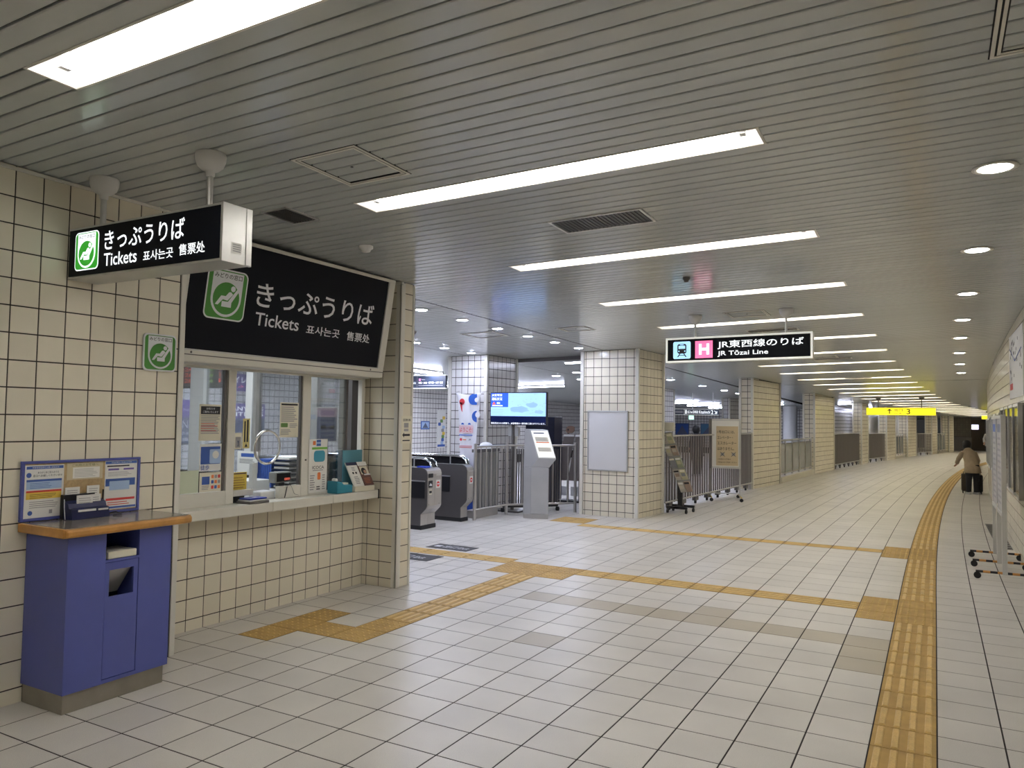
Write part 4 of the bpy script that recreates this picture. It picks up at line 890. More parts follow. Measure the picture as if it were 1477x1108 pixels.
part('bars', mb, t2, kind='stuff'); part('foot_rail', MB().tube([(A.x-.1, A.y+.1, .1), (B.x-.1, B.y+.1, .1)], .03, BLACK, 8), t2)
for p in (A, B): part('caster', MB().lathe((p.x-.1, p.y+.1, 0), [(.03, 0), (.04, .03), (.03, .07)], BLACK, 10), t2)
solo('round_topped_post', MB().lathe((-6.655, 11.12, 0), [(.115, 0), (.115, 1.13), (.10, 1.165), (.06, 1.19), (.01, 1.20)], WPL, 20), 'round white topped bollard behind the ribbed gate', 'bollard')
# kiosk stand
t = thing('information_stand', 'grey metal stand with a slanted lit timetable face', 'stand', (-5.63, 11.1, 0))
F = Fr((0, 0, 0), (1, 0, 0), (0, 0, 1))
ang = R(0)
yf0, yf1 = 10.95, 11.28
sidep = [(-5.84, 0), (-5.695, 0), (-5.695, .80), (-5.575, .965), (-5.73, 1.435), (-5.83, 1.45), (-5.845, 1.18)]
# lower column and slanted head, extruded toward the right/back
EX = Vector((.275, .10, 0))
def ext(mb, pts, m, off=0, L=1.0):
    a = [Vector((p[0], 10.95, p[1]))+EX*off for p in pts]; b = [q+EX*L for q in a]; k = len(pts)
    return mb.add(a+b, [tuple(range(k)), tuple(range(2*k-1, k-1, -1))]+[(i, k+i, k+(i+1) % k, (i+1) % k) for i in range(k)], m)
BODYG = mat('stand_grey', (.46, .46, .46), .38, metal=.4, noise=(4, .05))
part('column', ext(MB(), [(-5.84, .075), (-5.70, .075), (-5.70, .82), (-5.84, .82)], BODYG, 0, .98), t, bevel=.004)
part('kick_plate', ext(MB(), [(-5.835, 0), (-5.705, 0), (-5.705, .072), (-5.835, .072)], STEEL, .01, .96), t)
part('head', ext(MB(), [(-5.84, .822), (-5.70, .822), (-5.575, .965), (-5.73, 1.425), (-5.825, 1.44)], BODYG, 0, 1.0), t, bevel=.004)
o0 = Vector((-5.578, 10.95, .985))+EX*.04; Fs = Fr(o0, EX, Vector((-.152, 0, .44)))
part('display_face', MB().fbox(Fs, .0, .0, EX.length*.92, .45, .004, .010, mat('lit_paper', (.8, .8, .76), .5, emit=(.8, .8, .76), es=.35)), t)
pm = MB(); pm.rect(Fs, .03, .40, .20, .42, .011, SLATE); pm.rect(Fs, .03, .27, .24, .345, .011, PAPERC); lines(pm, Fs, .04, .275, .23, .34, .0115, 4, GREY, .3, .1); pm.rect(Fs, .03, .245, .24, .262, .011, ORANGE); pm.rect(Fs, .03, .10, .24, .17, .011, PAPERC); lines(pm, Fs, .04, .105, .23, .165, .0115, 4, GREY, .3, .1)
part('print', pm, t)
# television
t = thing('information_screen', 'wide flat screen showing a blue map above the railing', 'screen', (-6.4, 11.8, 1.47))
F = XZ(11.5); tx0, tx1, tz0, tz1 = -6.81, -5.71, 1.488, 2.056
part('casing', MB().fbox(F, tx0, tz0, tx1, tz1, -.06, 0, BLACK), t, bevel=.004)
mb = MB(); b = .014; zs = 1.645
mb.rect(F, tx0+b, zs, tx1-b, tz1-b, .001, SCR1); mb.rect(F, tx0+b, 1.80, tx0+.36, tz1-b, .002, SCR2); mb.rect(F, tx0+b, tz0+b, tx1-b, zs, .001, SCR3)
mb.text(F, 'JR宝塚線', tx0+.03, 1.98, tx0+.24, 2.03, .003, SCRW); mb.text(F, '運転状況', tx0+.03, 1.915, tx0+.24, 1.967, .003, SCRW); mb.poly(F, [(tx0+.04, 1.845), (tx0+.11, 1.845), (tx0+.075, 1.895)], .003, LEDR); mb.text(F, '遅延', tx0+.13, 1.85, tx0+.2, 1.888, .003, SCRW); mb.rect(F, tx0+.04, 1.815, tx0+.25, 1.832, .003, SCRW)
mb.text(F, '運転見合わせの影響で、JR宝塚線の一部列車に遅れがでています。', tx0+.02, 1.50, tx1-.02, 1.537, .003, SCRW)
rnd = random.Random(3)
blob = lambda cx, cz, rx, rz, k=14: [(cx+rx*math.cos(2*math.pi*i/k)*(0.6+.4*rnd.random()), cz+rz*math.sin(2*math.pi*i/k)*(0.6+.4*rnd.random())) for i in range(k)]
mb.poly(F, blob(-6.22, 1.76, .22, .07), .003, SCRM); mb.poly(F, blob(-5.99, 1.84, .13, .05), .003, SCRM); mb.poly(F, blob(-5.86, 1.72, .10, .04), .003, SCRM)
for k in range(40): x = tx0+.42+rnd.random()*.66; z = zs+.04+rnd.random()*.34; mb.rect(F, x, z, x+.02, z+.006, .004, mat('screen_grey', (.3, .4, .5), .4, emit=(.18, .30, .5), es=.7))
lines(mb, F, tx0+.04, 1.66, tx0+.30, 1.78, .003, 4, MATS['screen_grey'], .2)
part('display', mb, t)
part('pole', MB().tube([(-6.40, 11.60, .03), (-6.40, 11.60, 1.6)], .03, DSTEEL, 10), t); part('foot', MB().box((-6.7, 11.45, 0), (-6.2, 11.75, .03), DSTEEL), t, bevel=.005)
part('device_box', MB().box((-6.50, 11.60, 1.30), (-6.30, 11.66, 1.46), AL), t)
# cabinet and slanted racks
solo('dark_cabinet', MB().box((-6.9, 13.0, .08), (-6.285, 13.35, 1.645), mat('cabinet_navy', (.008, .01, .03), .35)).box((-6.85, 13.03, 0), (-6.33, 13.32, .08), BLACK), 'tall dark cabinet behind the information screen', 'cabinet', bevel=.004)
for k, (x, hd) in enumerate(((-6.33, 1), (-6.08, 0), (-5.83, 0))):
    t = thing('slanted_stand', 'slanted brown board stand behind the railing, %s from the left' % ORD[k], 'stand', (x, 13.6, 0), group='slanted board stands behind the railing')
    Fs = Fr((x-.14, 13.5, .42), (1, 0, 0), (.12, .12, .95)); m = mat('taupe_board', (.20, .17, .15), .5)
    part('board', MB().fbox(Fs, 0, 0, .22, .92, 0, .02, m), t, bevel=.004)
    part('strip', MB().fbox(Fs, .0, .86, .22, .90, .02, .024, PAPER), t)
    part('upright', MB().tube([(x+.05, 13.62, .03), (x+.05, 13.62, 1.42)], .022, BLACK, 8), t); part('foot', MB().box((x-.13, 13.5, 0), (x+.08, 13.8, .035), BLACK), t)
    part('lower_plate', MB().box((x-.12, 13.58, .12), (x+.03, 13.60, .30), WPL), t)
    if hd: part('rounded_head', MB().rrect(Fs, .02, .93, .20, 1.07, .06, .02, mat('brown_head', (.22, .14, .10), .5), n0=0), t)
# banner
t = thing('hanging_banner', 'white hanging welcome banner with blue and red shapes on the pillar', 'banner', (-7.25, 11.45, .62))
mb = MB(); n = 14
rowsz = [(2.055, -7.50, -6.95), (2.01, -7.47, -6.985), (1.85, -7.44, -7.0), (1.5, -7.42, -7.03), (1.1, -7.405, -7.05), (.62, -7.39, -7.06)]
vs = []
for z, a, b in rowsz:
    for k in range(n+1): q = k/n; sag = .035*math.sin(q*math.pi) if z > 2.04 else 0; vs.append((a+(b-a)*q, 11.45+.018*math.sin(q*9+z*2), z-sag))
mb.add(vs, [(i*(n+1)+k, (i+1)*(n+1)+k, (i+1)*(n+1)+k+1, i*(n+1)+k+1) for i in range(len(rowsz)-1) for k in range(n)], mat('banner_cloth', (.78, .78, .80), .7), True)
clo = part('cloth', mb, t); sd = clo.modifiers.new('thickness', 'SOLIDIFY'); sd.thickness = .003
F = XZ(11.425); pr = MB(); bb = mat('banner_blue', (.02, .11, .50), .6); br = mat('banner_red', (.66, .04, .05), .6)
pr.disc(F, -7.12, 1.93, .095, 0, bb, 16, 90, 270); pr.rect(F, -7.12, 1.835, -7.04, 2.025, 0, bb); pr.disc(F, -7.045, 1.92, .042, .001, mat('banner_cloth', (.78, .78, .8), .7))
pr.disc(F, -7.04, 1.63, .10, 0, bb, 16, 90, 270); pr.disc(F, -7.02, 1.66, .05, .001, MATS['banner_cloth'])
pr.disc(F, -7.35, 1.89, .055, 0, br); pr.poly(F, [(-7.405, 1.89), (-7.36, 1.73), (-7.34, 1.70), (-7.345, 1.87)], 0, br)
pr.rrect(F, -7.405, 1.335, -7.11, 1.47, .012, 0, mat('banner_pink', (.72, .5, .52), .6)); pr.text(F, 'ようこそ!', -7.385, 1.355, -7.125, 1.435, .001, RED)
pr.disc(F, -7.33, 1.485, .03, -.0005, bb, 14, 0, 180); pr.disc(F, -7.19, 1.485, .03, -.0005, bb, 14, 0, 180); pr.rect(F, -7.40, 1.29, -7.12, 1.305, 0, bb)
pr.disc(F, -7.36, 1.22, .025, 0, br); pr.rect(F, -7.32, 1.21, -7.25, 1.225, 0, ORANGE); pr.text(F, 'JR', -7.20, 1.20, -7.15, 1.235, 0, INK); lines(pr, F, -7.39, 1.07, -7.11, 1.12, 0, 2, RED, .4, .1)
part('print', pr, t)
for x in (-7.53, -6.92): part('cord', MB().tube([(x+(-.0), 11.61, 2.085), (x+(.03 if x < -7 else -.03), 11.45, 2.055)], .003, DSTEEL, 6), t)
solo('blue_box', MB().box((-7.5, 11.2, 0), (-6.96, 11.38, .61), mat('box_blue', (.01, .05, .28), .4)), 'deep blue panel box standing below the banner', 'box', bevel=.005)
# hall signs
t = thing('hall_sign', 'dark hanging direction sign in the hall beyond the gates', 'sign', (-10.0, 14, 2.2))
F = XZ(14.0); part('panel', MB().fbox(F, -11.6, 2.26, -9.45, 2.535, -.08, 0, mat('sign_navy', (.02, .03, .055), .4)), t); part('edge', MB().fbox(F, -11.6, 2.245, -9.45, 2.26, -.08, .003, LITEDGE).fbox(F, -11.6, 2.535, -9.45, 2.55, -.08, .003, LITEDGE), t)
mb = MB(); mb.rect(F, -10.17, 2.42, -10.12, 2.47, .002, LITP); part('lettering', MB().text(F, '京橋・放出・四条畷・木津 方面', -10.18, 2.355, -9.52, 2.40, .002, LITW), t); mb.rect(F, -10.18, 2.31, -9.52, 2.322, .002, GREY); mb.rect(F, -10.10, 2.44, -10.0, 2.452, .002, GREY); mb.rect(F, -10.22, 2.26, -10.215, 2.535, .002, GREY); mb.text(F, '出口', -10.36, 2.35, -10.26, 2.40, .002, LITW); part('lettering', mb, t)
part('pole', MB().tube([(-9.55, 14.04, 2.55), (-9.55, 14.04, CZ(-9.55, 14.04))], .016, DSTEEL, 8), t)
t = thing('exit_direction_sign', 'dark lit direction sign with numbers one and two in the far hall', 'sign', (-6.6, 24, 1.8))
F = XZ(24.0); part('panel', MB().fbox(F, -7.9, 1.815, -5.93, 1.985, -.08, 0, MATS['sign_navy']), t); part('edge', MB().fbox(F, -7.9, 1.805, -5.93, 1.815, -.08, .003, LITEDGE).fbox(F, -7.9, 1.985, -5.93, 1.995, -.08, .003, LITEDGE).fbox(F, -7.01, 1.815, -7.0, 1.985, 0, .003, LITEDGE), t)
mb = MB(); [part('lettering', MB().text(F, s_, *b_, .003, LITW), t) for s_, b_ in (('1', (-6.97, 1.84, -6.93, 1.96)), ('2', (-6.15, 1.84, -6.08, 1.96)), ('↘', (-6.05, 1.85, -5.96, 1.95)), ('出口 Exit 阪神高速', (-6.90, 1.85, -6.56, 1.95)), ('Kitashinchi', (-6.53, 1.85, -6.18, 1.95)))]; mb.rect(F, -7.3, 1.86, -7.05, 1.94, .003, GREY); part('mark', mb, t)
for x in (-7.6, -6.75, -6.1): part('pole', MB().tube([(x, 24.04, 1.99), (x, 24.04, CZ(x, 24))], .012, WPL, 6), t)
t = thing('emergency_exit_sign', 'small square green lit emergency exit sign under the far direction sign', 'sign', (-6.78, 24, 1.65)); F = XZ(24.0)
part('box', MB().fbox(F, -6.86, 1.655, -6.70, 1.785, -.05, 0, WPL), t); part('face', MB().fbox(F, -6.855, 1.66, -6.705, 1.78, 0, .003, mat('lit_mint', (.5, .9, .7), .4, emit=(.45, .95, .72), es=1)), t); part('arrow', MB().text(F, '→', -6.82, 1.70, -6.75, 1.75, .004, mat('green_arrow', (0, .3, .1), .5)), t); part('hanger', MB().box((-6.79, 24.0, 1.785), (-6.77, 24.02, 1.805), WPL), t)
# hall wall posters
def dimg(c, c2):
    def f(mb, F, u0, v0, u1, v1, n): mb.rect(F, u0+.03, v0+.03, u1-.03, v1-.03, n, c); mb.poly(F, [(u0+.06, v0+.04), (u1-.06, v0+.04), ((u0+u1)/2, v1-.2*(v1-v0))], n+.001, c2)
    return f
def dmap(mb, F, u0, v0, u1, v1, n):
    rnd = random.Random(5)
    for k in range(9): c = (LBLUE, PBLUE, MATS['print_leaf'], YEL, GREY)[k % 5]; x = u0+.03+rnd.random()*(u1-u0-.2); z = v0+.1+(v1-v0-.3)*k/9; mb.rrect(F, x, z, x+.15, z+.1, .03, n, c)
    mb.rect(F, u0+.02, v0+.03, u1-.02, v0+.1, n, PBLUE)
FH = YZ(-13.45)
sheet('blue_picture', 'small dark blue picture on the far hall wall', 'picture', FH, 18.66, 1.24, 19.09, 1.49, PBLUE, dimg(LBLUE, SLATE), th=.01)
sheet('map_poster', 'tall framed map poster on the far hall wall left of the banner pillar', 'poster', FH, 19.50, .67, 19.95, 1.84, PAPER, dmap, th=.02)
def dad(mb, F, u0, v0, u1, v1, n):
    mb.rect(F, u0, v1-.36, u1, v1, n, PURP); mb.text(F, 'to a healthy', u0+.08, v1-.25, u1-.1, v1-.17, n+.001, WHITEP); mb.rect(F, u0, v0, u1, v1-.36, n, SLATE); mb.text(F, 'OPENING!', u0+.05, v1-.58, u1-.1, v1-.42, n+.001, WHITEP); mb.text(F, '2025年春 新規', u0+.04, v1-.72, u1-.05, v1-.65, n+.001, WHITEP); mb.text(F, '入会金 ¥0', u0+.04, v1-.84, u1-.2, v1-.77, n+.001, WHITEP)
sheet('purple_poster', 'purple and slate advertisement seen through the left ticket pane', 'poster', FH, 9.95, 1.0, 11.0, 1.89, SLATE, dad, th=.02)
def dad2(mb, F, u0, v0, u1, v1, n): mb.rect(F, u0, v1-.33, u1, v1, n, PURP); mb.text(F, 'ANYTIME', u0+.05, v1-.16, u1-.05, v1-.07, n+.001, LITW); mb.text(F, 'FITNESS', u0+.05, v1-.28, u1-.05, v1-.19, n+.001, LITW); mb.rect(F, u0, v0, u1, v1-.33, n, SLATE)
sheet('fitness_poster', 'purple advertisement with white capitals behind the first mullion', 'poster', FH, 11.55, 1.22, 12.55, 1.85, SLATE, dad2, th=.02)
def dad3(mb, F, u0, v0, u1, v1, n): mb.text(F, 'トイレ', u0+.05, v1-.2, u1-.06, v1-.06, n, LITW); mb.text(F, '→', u1-.28, v0+.04, u1-.12, v0+.14, n, LITP)
sheet('toilet_sign', 'navy toilet sign with a pink arrow seen through the middle pane', 'sign', FH, 11.45, 2.12, 12.03, 2.50, PURP, dad3, th=.03)
sheet('hall_poster', 'blue poster far behind the folding fence, left one', 'poster', XZ(38.55), -11.7, .9, -11.0, 1.5, SLATE, dimg(PBLUE, SLATE), th=.03)
sheet('hall_poster', 'blue landscape poster far behind the folding fence, right one', 'poster', XZ(38.55), -10.4, .9, -9.5, 1.5, SLATE, dimg(mat('print_steel_blue', (.08, .2, .34), .5), SLATE), th=.03)
t = thing('departure_board', 'black train departure board with red and green figures seen through the left pane', 'departure board', (-10.6, 8.5, 2.0))
F = XZ(8.5); part('panel', MB().fbox(F, -11.4, 2.03, -9.995, 2.41, -.12, 0, mat('led_panel', (.04, .04, .045), .4)), t); mb = MB()
for k in range(3):
    z = 2.31-.095*k; mb.text(F, '10:2'+'468'[k], -11.2, z, -10.8, z+.065, .003, LEDR); mb.text(F, ('Takarazuka', 'Nishi-Akashi', 'Shin-Sanda')[k], -10.62, z, -10.30, z+.06, .003, LEDG); mb.text(F, '721'[k], -10.16, z, -10.12, z+.065, .003, LEDR)
part('figures', mb, t); part('pole', MB().tube([(-10.7, 8.56, 2.41), (-10.7, 8.56, CZ(-10.7, 8.56))], .02, DSTEEL, 8), t)

# ================================================================== BLANK BOARD ON PILLAR
t = thing('blank_poster_frame', 'blank white poster frame with aluminium edge on the large pillar', 'poster frame', (-4.79, 11.92, .75))
F = XZ(11.945); u0, u1, v0, v1, e = -5.145, -4.425, .752, 1.757, .022
part('backing', MB().fbox(F, u0+e, v0+e, u1-e, v1-e, 0, .012, mat('blank_sheet', (.86, .85, .84), .5)), t)
part('frame', MB().fbox(F, u0, v0, u1, v0+e, 0, .024, AL).fbox(F, u0, v1-e, u1, v1, 0, .024, AL).fbox(F, u0, v0+e, u0+e, v1-e, 0, .024, AL).fbox(F, u1-e, v0+e, u1, v1-e, 0, .024, AL), t, bevel=.002)
part('cover', MB().fbox(F, u0+e, v0+e, u1-e, v1-e, .015, .017, ACRYL), t)

# ================================================================== FOLDING FENCES
def fold_fence(A, B, h, lab, pitch=.14, foot=True):
    A, B = Vector(A), Vector(B); L = (B-A).length; d = (B-A)/L; nrm = Vector((-d.y, d.x))
    t = thing('folding_fence', lab, 'fence', (*((A+B)/2), 0), group='folding fences on the left of the corridor')
    mb = MB(); n = int(L/pitch)
    for k in range(n+1):
        for off in (-.03, .03):
            c = A+d*(L*k/n+(off*.8))+nrm*off; e = .013
            mb.box((c.x-e, c.y-e, .13), (c.x+e, c.y+e, h), mat('fence_bar', (.27, .245, .225), .38, metal=.5))
    part('bars', mb, t, kind='stuff')
    for z in (h-.02, .16):
        part('rail', MB().tube([(*(A-nrm*.05), z), (*(B-nrm*.05), z)], .016, STEEL, 8), t)
    for p in (A, B): part('end_post', MB().box((p.x-.03, p.y-.03, 0), (p.x+.03, p.y+.03, h+.02), STEEL), t, bevel=.004)
    m = max(2, int(L/.7))
    for k in range(m):
        c = A+d*(L*(k+.5)/m); ft = part('foot', MB().box((c.x-.035, c.y-.1, .06), (c.x+.035, c.y+.1, .13), DSTEEL), t)
        part('caster', MB().box((c.x-.02, c.y-.03, 0), (c.x+.02, c.y+.03, .06), RUB), ft, bevel=.01)
fold_fence((-4.23, 13.15), (-3.88, 18.75), 1.35, 'long grey folding fence between the large pillar and the second pillar')
fold_fence((-3.12, 28.7), (-2.66, 33.1), 1.25, 'folding fence beyond the concrete based railing, nearest of the far three')
fold_fence((-2.45, 34.8), (-1.97, 37.3), 1.22, 'folding fence under the yellow exit sign, middle of the far three')
fold_fence((-.82, 44.9), (-.22, 46.9), 1.15, 'farthest folding fence on the left')
def barrier(A, B, n, zb, h, lab):
    A, B = Vector(A), Vector(B)
    t = thing('glass_railing', lab, 'railing', (*((A+B)/2), 0), group='railings on the left of the corridor')
    d = (B-A).normalized(); nr = Vector((-d.y, d.x))*.12
    part('kerb', MB().prism(XY(0), [tuple(A-nr), tuple(B-nr), tuple(B+nr), tuple(A+nr)], 0, zb, mat('concrete_kerb', (.58, .55, .47), .6)), t)
    part('glass_panel', MB().prism(XY(0), [tuple(A-nr*.05), tuple(B-nr*.05), tuple(B+nr*.05), tuple(A+nr*.05)], zb+.08, h-.08, mat('frosted_panel', (.22, .24, .25), .2)), t)
    for z in (h, zb+.06): part('rail', MB().tube([(*A, z), (*B, z)], .022, STEEL, 8), t)
    for k in range(n): c = A+(B-A)*(k+.02)/(n-.96); part('post', MB().box((c.x-.025, c.y-.025, zb), (c.x+.025, c.y+.025, h+.03), STEEL), t)
barrier((-3.66, 21.1), (-3.45, 25.8), 6, .16, 1.12, 'railing with steel posts on a concrete kerb between the first two corridor pillars')
barrier((-1.72, 39.9), (-1.4, 42.5), 5, .12, 1.1, 'far railing with posts right of the yellow exit sign')
barrier((.05, 49.0), (.5, 51.8), 4, .1, 1.1, 'farthest railing before the dark end wall')

# ================================================================== BROCHURE RACK
t = thing('brochure_rack', 'leaning brochure rack on a black wheeled base beside the large pillar', 'rack', (-3.93, 13.2, 0))
bx, by = -3.93, 13.2
part('column', MB().box((bx-.04, by+.02, .12), (bx+.04, by+.07, .95), BLACK), t)
fb2 = part('base', MB().box((-4.12, by-.17, .075), (-3.75, by-.12, .12), BLACK).box((-4.12, by+.17, .075), (-3.72, by+.22, .12), BLACK).box((-3.98, by-.17, .075), (-3.90, by+.22, .12), BLACK), t, bevel=.005)
for p in ((-4.1, by-.145), (-3.77, by-.145), (-4.1, by+.195), (-3.74, by+.195)): part('caster', MB().tube([(p[0]-.015, p[1], .037), (p[0]+.015, p[1], .037)], .036, RUB, 12), t)
A = Vector((-4.20, by-.02, 1.385)); B = Vector((-3.80, by-.02, .36)); Fs = Fr((B.x-.06, B.y-.12, B.z), (.93, -.22, .12), (A-B)); LL = (A-B).length
part('back_plate', MB().fbox(Fs, 0, 0, .24, LL, -.02, -.008, mat('rack_clear', (.35, .35, .33), .25)), t)
part('header_card', MB().fbox(XZ(by-.03), -4.235, 1.42, -4.015, 1.575, 0, .01, PAPERC), t); part('header_post', MB().box((-4.2, by-.03, 1.36), (-4.19, by-.02, 1.43), DSTEEL).box((-4.06, by-.03, 1.3), (-4.05, by-.02, 1.43), DSTEEL), t)
cols = [mat('brochure_%d' % k, c, .3) for k, c in enumerate([(.45, .42, .36), (.30, .33, .22), (.55, .50, .42), (.35, .26, .20), (.24, .25, .27), (.5, .47, .30)])]
cnt = 0
for r in range(5):
    part('shelf_lip', MB().fbox(Fs, -.003, r*LL/5, .243, r*LL/5+.05, .03, .036, ACRYL), t)
    for c in range(2):
        m = cols[(r*2+c*3) % 6]; u = .008+c*.118; v = r*LL/5+.01
        bt = thing('brochure', 'brochure in the leaning rack, %s row from the bottom, %s column' % (ORD[r], ('left', 'right')[c]), 'brochure', Fs.p(u, v, 0), group='brochures in the leaning rack')
        part('cover', MB().fbox(Fs, u, v, u+.108, v+.185, .0, .018, m), bt)
        mb = MB(); mb.rect(Fs, u+.008, v+.14, u+.10, v+.172, .0188, (PAPER, INK, PAPERC)[(r+c) % 3]); mb.rect(Fs, u+.015, v+.06, u+.09, v+.12, .0188, cols[(r+c+2) % 6]); part('print', mb, bt)

# ================================================================== CASTER NOTICE BOARD (left)
def caster_board(): 
    A, B = Vector((-4.07, 15.86)), Vector((-3.515, 16.03)); d = (B-A).normalized(); nr = Vector((d.y, -d.x))
    t = thing('caster_notice_board', 'framed notice board on wheels with a cream poster in front of the folding fence', 'notice board', (*((A+B)/2), 0))
    F = Fr((A.x, A.y, 0), (d.x, d.y, 0), (0, 0, 1)); L = (B-A).length
    part('panel', MB().fbox(F, .02, .68, L-.02, 1.62, -.012, .008, PAPER), t)
    part('frame', MB().fbox(F, -.03, .64, L+.02, .68, -.02, .02, AL).fbox(F, -.03, 1.62, L+.02, 1.66, -.02, .02, AL).fbox(F, -.04, .64, .02, 1.66, -.025, .022, DSTEEL).fbox(F, L-.02, .64, L+.02, 1.66, -.02, .02, AL), t)
    po = part('poster', MB().fbox(F, .11, .70, L-.035, 1.51, .008, .011, mat('poster_tan', (.62, .50, .32), .6)), t, label='cream poster with black writing')
    mb = MB(); n = .012
    for k, s in enumerate(('1号出口には、', 'エレベーター・', 'エスカレーター', 'はありません。')): mb.text(F, s, .135, 1.36-.115*k, L-(.10, .14, .07, .12)[k], 1.425-.115*k, n, INK)
    for q in (.20, .42):
        mb.rect(F, q, .90, q+.07, .965, n, GREY); mb.poly(F, [(q-.015, .885), (q-.005, .885), (q+.085, .98), (q+.075, .98)], n+.001, INK); mb.poly(F, [(q-.015, .98), (q-.005, .98), (q+.085, .885), (q+.075, .885)], n+.001, INK)
    mb.text(F, 'ご利用のお客様は', .14, .82, .40, .845, n, INK); mb.text(F, '7号出口をご利用ください', .14, .755, L-.06, .782, n, INK); part('print', mb, po)
    for q, p in ((-.0, A), (0, B)):
        part('post', MB().box((p.x-.015, p.y-.01, .08), (p.x+.015, p.y+.02, .66), AL), t)
        fbx = MB()
        for k in range(8):
            a = Vector((p.x, p.y))+nr*(-.42+.105*k); b = Vector((p.x, p.y))+nr*(-.42+.105*(k+1)); fbx.tube([(a.x, a.y, .085), (b.x, b.y, .085)], .014, YEL if k % 2 else BLACK, 8)
        part('foot_bar', fbx, t)
        for sgn in (-.42, .42): c = Vector((p.x, p.y))+nr*sgn; part('caster', MB().tube([(c.x, c.y-.015, .035), (c.x, c.y+.015, .035)], .035, RUB, 12), t)
    part('cross_bar', MB().fbox(F, 0, .12, L, .14, -.01, .01, AL), t)
caster_board()

# ================================================================== LINE SIGN
t = thing('line_sign', 'white edged hanging sign with a train symbol and a pink letter', 'sign', (-2.0, 9.05, 2.31))
o = Vector((-2.857, 9.0, 2.304)); F = Fr(o, (1.677, 0, .018), (0, 0, 1)); L = 1.677; H = .30
part('casing', MB().fbox(F, 0, 0, L, H, -.12, 0, WMET), t, bevel=.004)
part('lit_edge', MB().fbox(F, 0, 0, L, .022, 0, .006, LITEDGE).fbox(F, 0, H-.022, L, H, 0, .006, LITEDGE).fbox(F, 0, .022, .022, H-.022, 0, .006, LITEDGE).fbox(F, L-.022, .022, L, H-.022, 0, .006, LITEDGE), t)
part('black_panel', MB().fbox(F, .022, .022, L-.022, H-.022, -.01, .003, BLACKP), t)
mb = MB(); mb.rrect(F, .092, .045, .305, .252, .02, .004, LITB); q = lambda x, y: (.092+x*.213, .045+y*.207); k = .005
mb.rrect(F, *q(.24, .30), *q(.76, .86), .022, k, INK); mb.rect(F, *q(.31, .58), *q(.69, .76), k+.001, LITB); mb.rect(F, *q(.40, .79), *q(.60, .83), k+.001, LITB)
for x in (.33, .67): mb.disc(F, *q(x, .44), .0085, k+.001, LITB, 12)
mb.poly(F, [q(.36, .30), q(.42, .30), q(.30, .10), q(.22, .10)], k, INK); mb.poly(F, [q(.64, .30), q(.58, .30), q(.70, .10), q(.78, .10)], k, INK); mb.rect(F, *q(.33, .18), *q(.67, .22), k, INK)
part('train_symbol', mb, t, label='pale blue square with a black train front')
mb = MB(); mb.rect(F, .36, .045, .568, .25, .004, LITP)
for a, b, c, d in ((.405, .085, .437, .215), (.495, .085, .527, .215), (.43, .135, .50, .165)): mb.rect(F, a, b, c, d, .0055, LITW)
part('letter_symbol', mb, t, label='pink square with a white letter H')
for s_, b_ in (('JR東西線のりば', (.625, .142, 1.585, .243)), ('JR Tōzai Line', (.625, .052, 1.20, .122))): part('lettering', MB().text(F, s_, *b_, .005, LITW), t)
for x, y in ((-2.515, 9.06), (-1.47, 9.06)):
    z = CZ(x, y); po = part('pole', MB().tube([(x, y, 2.60), (x, y, z-.02)], .014, AL, 12), t); part('ceiling_cup', MB().lathe((x, y, z), [(.078, 0), (.08, -.02), (.072, -.05), (.05, -.08), (.022, -.095), (.018, -.11)], WPL, 20), po)
# yellow exit signs
def ysign(x0, x1, y, z0, z1, lab, txt=True):
    t = thing('yellow_exit_sign', lab, 'sign', ((x0+x1)/2, y, z0), group='yellow exit signs'); F = XZ(y)
    part('casing', MB().fbox(F, x0, z0, x1, z1, -.12, 0, WMET), t); part('face', MB().fbox(F, x0+.01, z0+.01, x1-.01, z1-.01, 0, .006, LITY), t)
    if txt:
        w = x1-x0; mb = MB(); h = z1-z0; U = lambda a: x0+a*w
        mb.poly(F, [(U(.335), z0+.2*h), (U(.35), z0+.2*h), (U(.35), z0+.65*h), (U(.375), z0+.5*h), (U(.375), z0+.62*h), (U(.3425), z0+.85*h), (U(.31), z0+.62*h), (U(.31), z0+.5*h), (U(.335), z0+.65*h)], .008, INK)
        part('arrow', mb, t)
        for s_, b_ in (('出口', (U(.41), z0+.50*h, U(.53), z0+.85*h)), ('Exit 출구', (U(.41), z0+.18*h, U(.55), z0+.36*h)), ('3', (U(.585), z0+.15*h, U(.64), z0+.85*h))): part('lettering', MB().text(F, s_, *b_, .008, INK), t)
    for x in (x0+(x1-x0)*.18, x0+(x1-x0)*.8):
        po = part('pole', MB().tube([(x, y+.06, z1), (x, y+.06, CZ(x, y)-.01)], .016, DSTEEL, 8), t); part('ceiling_cup', MB().lathe((x, y+.06, CZ(x, y)), [(.09, 0), (.08, -.05), (.03, -.09)], DSTEEL, 14), po)
k = 1.48
ysign(-1.432*k, .024*k, 20*k, 1.6+.211*k, 1.6+.392*k, 'long yellow lit exit sign with an arrow and number three')
ysign(2.05, 3.6, 45, 1.92, 2.10, 'small far yellow lit sign at the bend by the right wall', False)

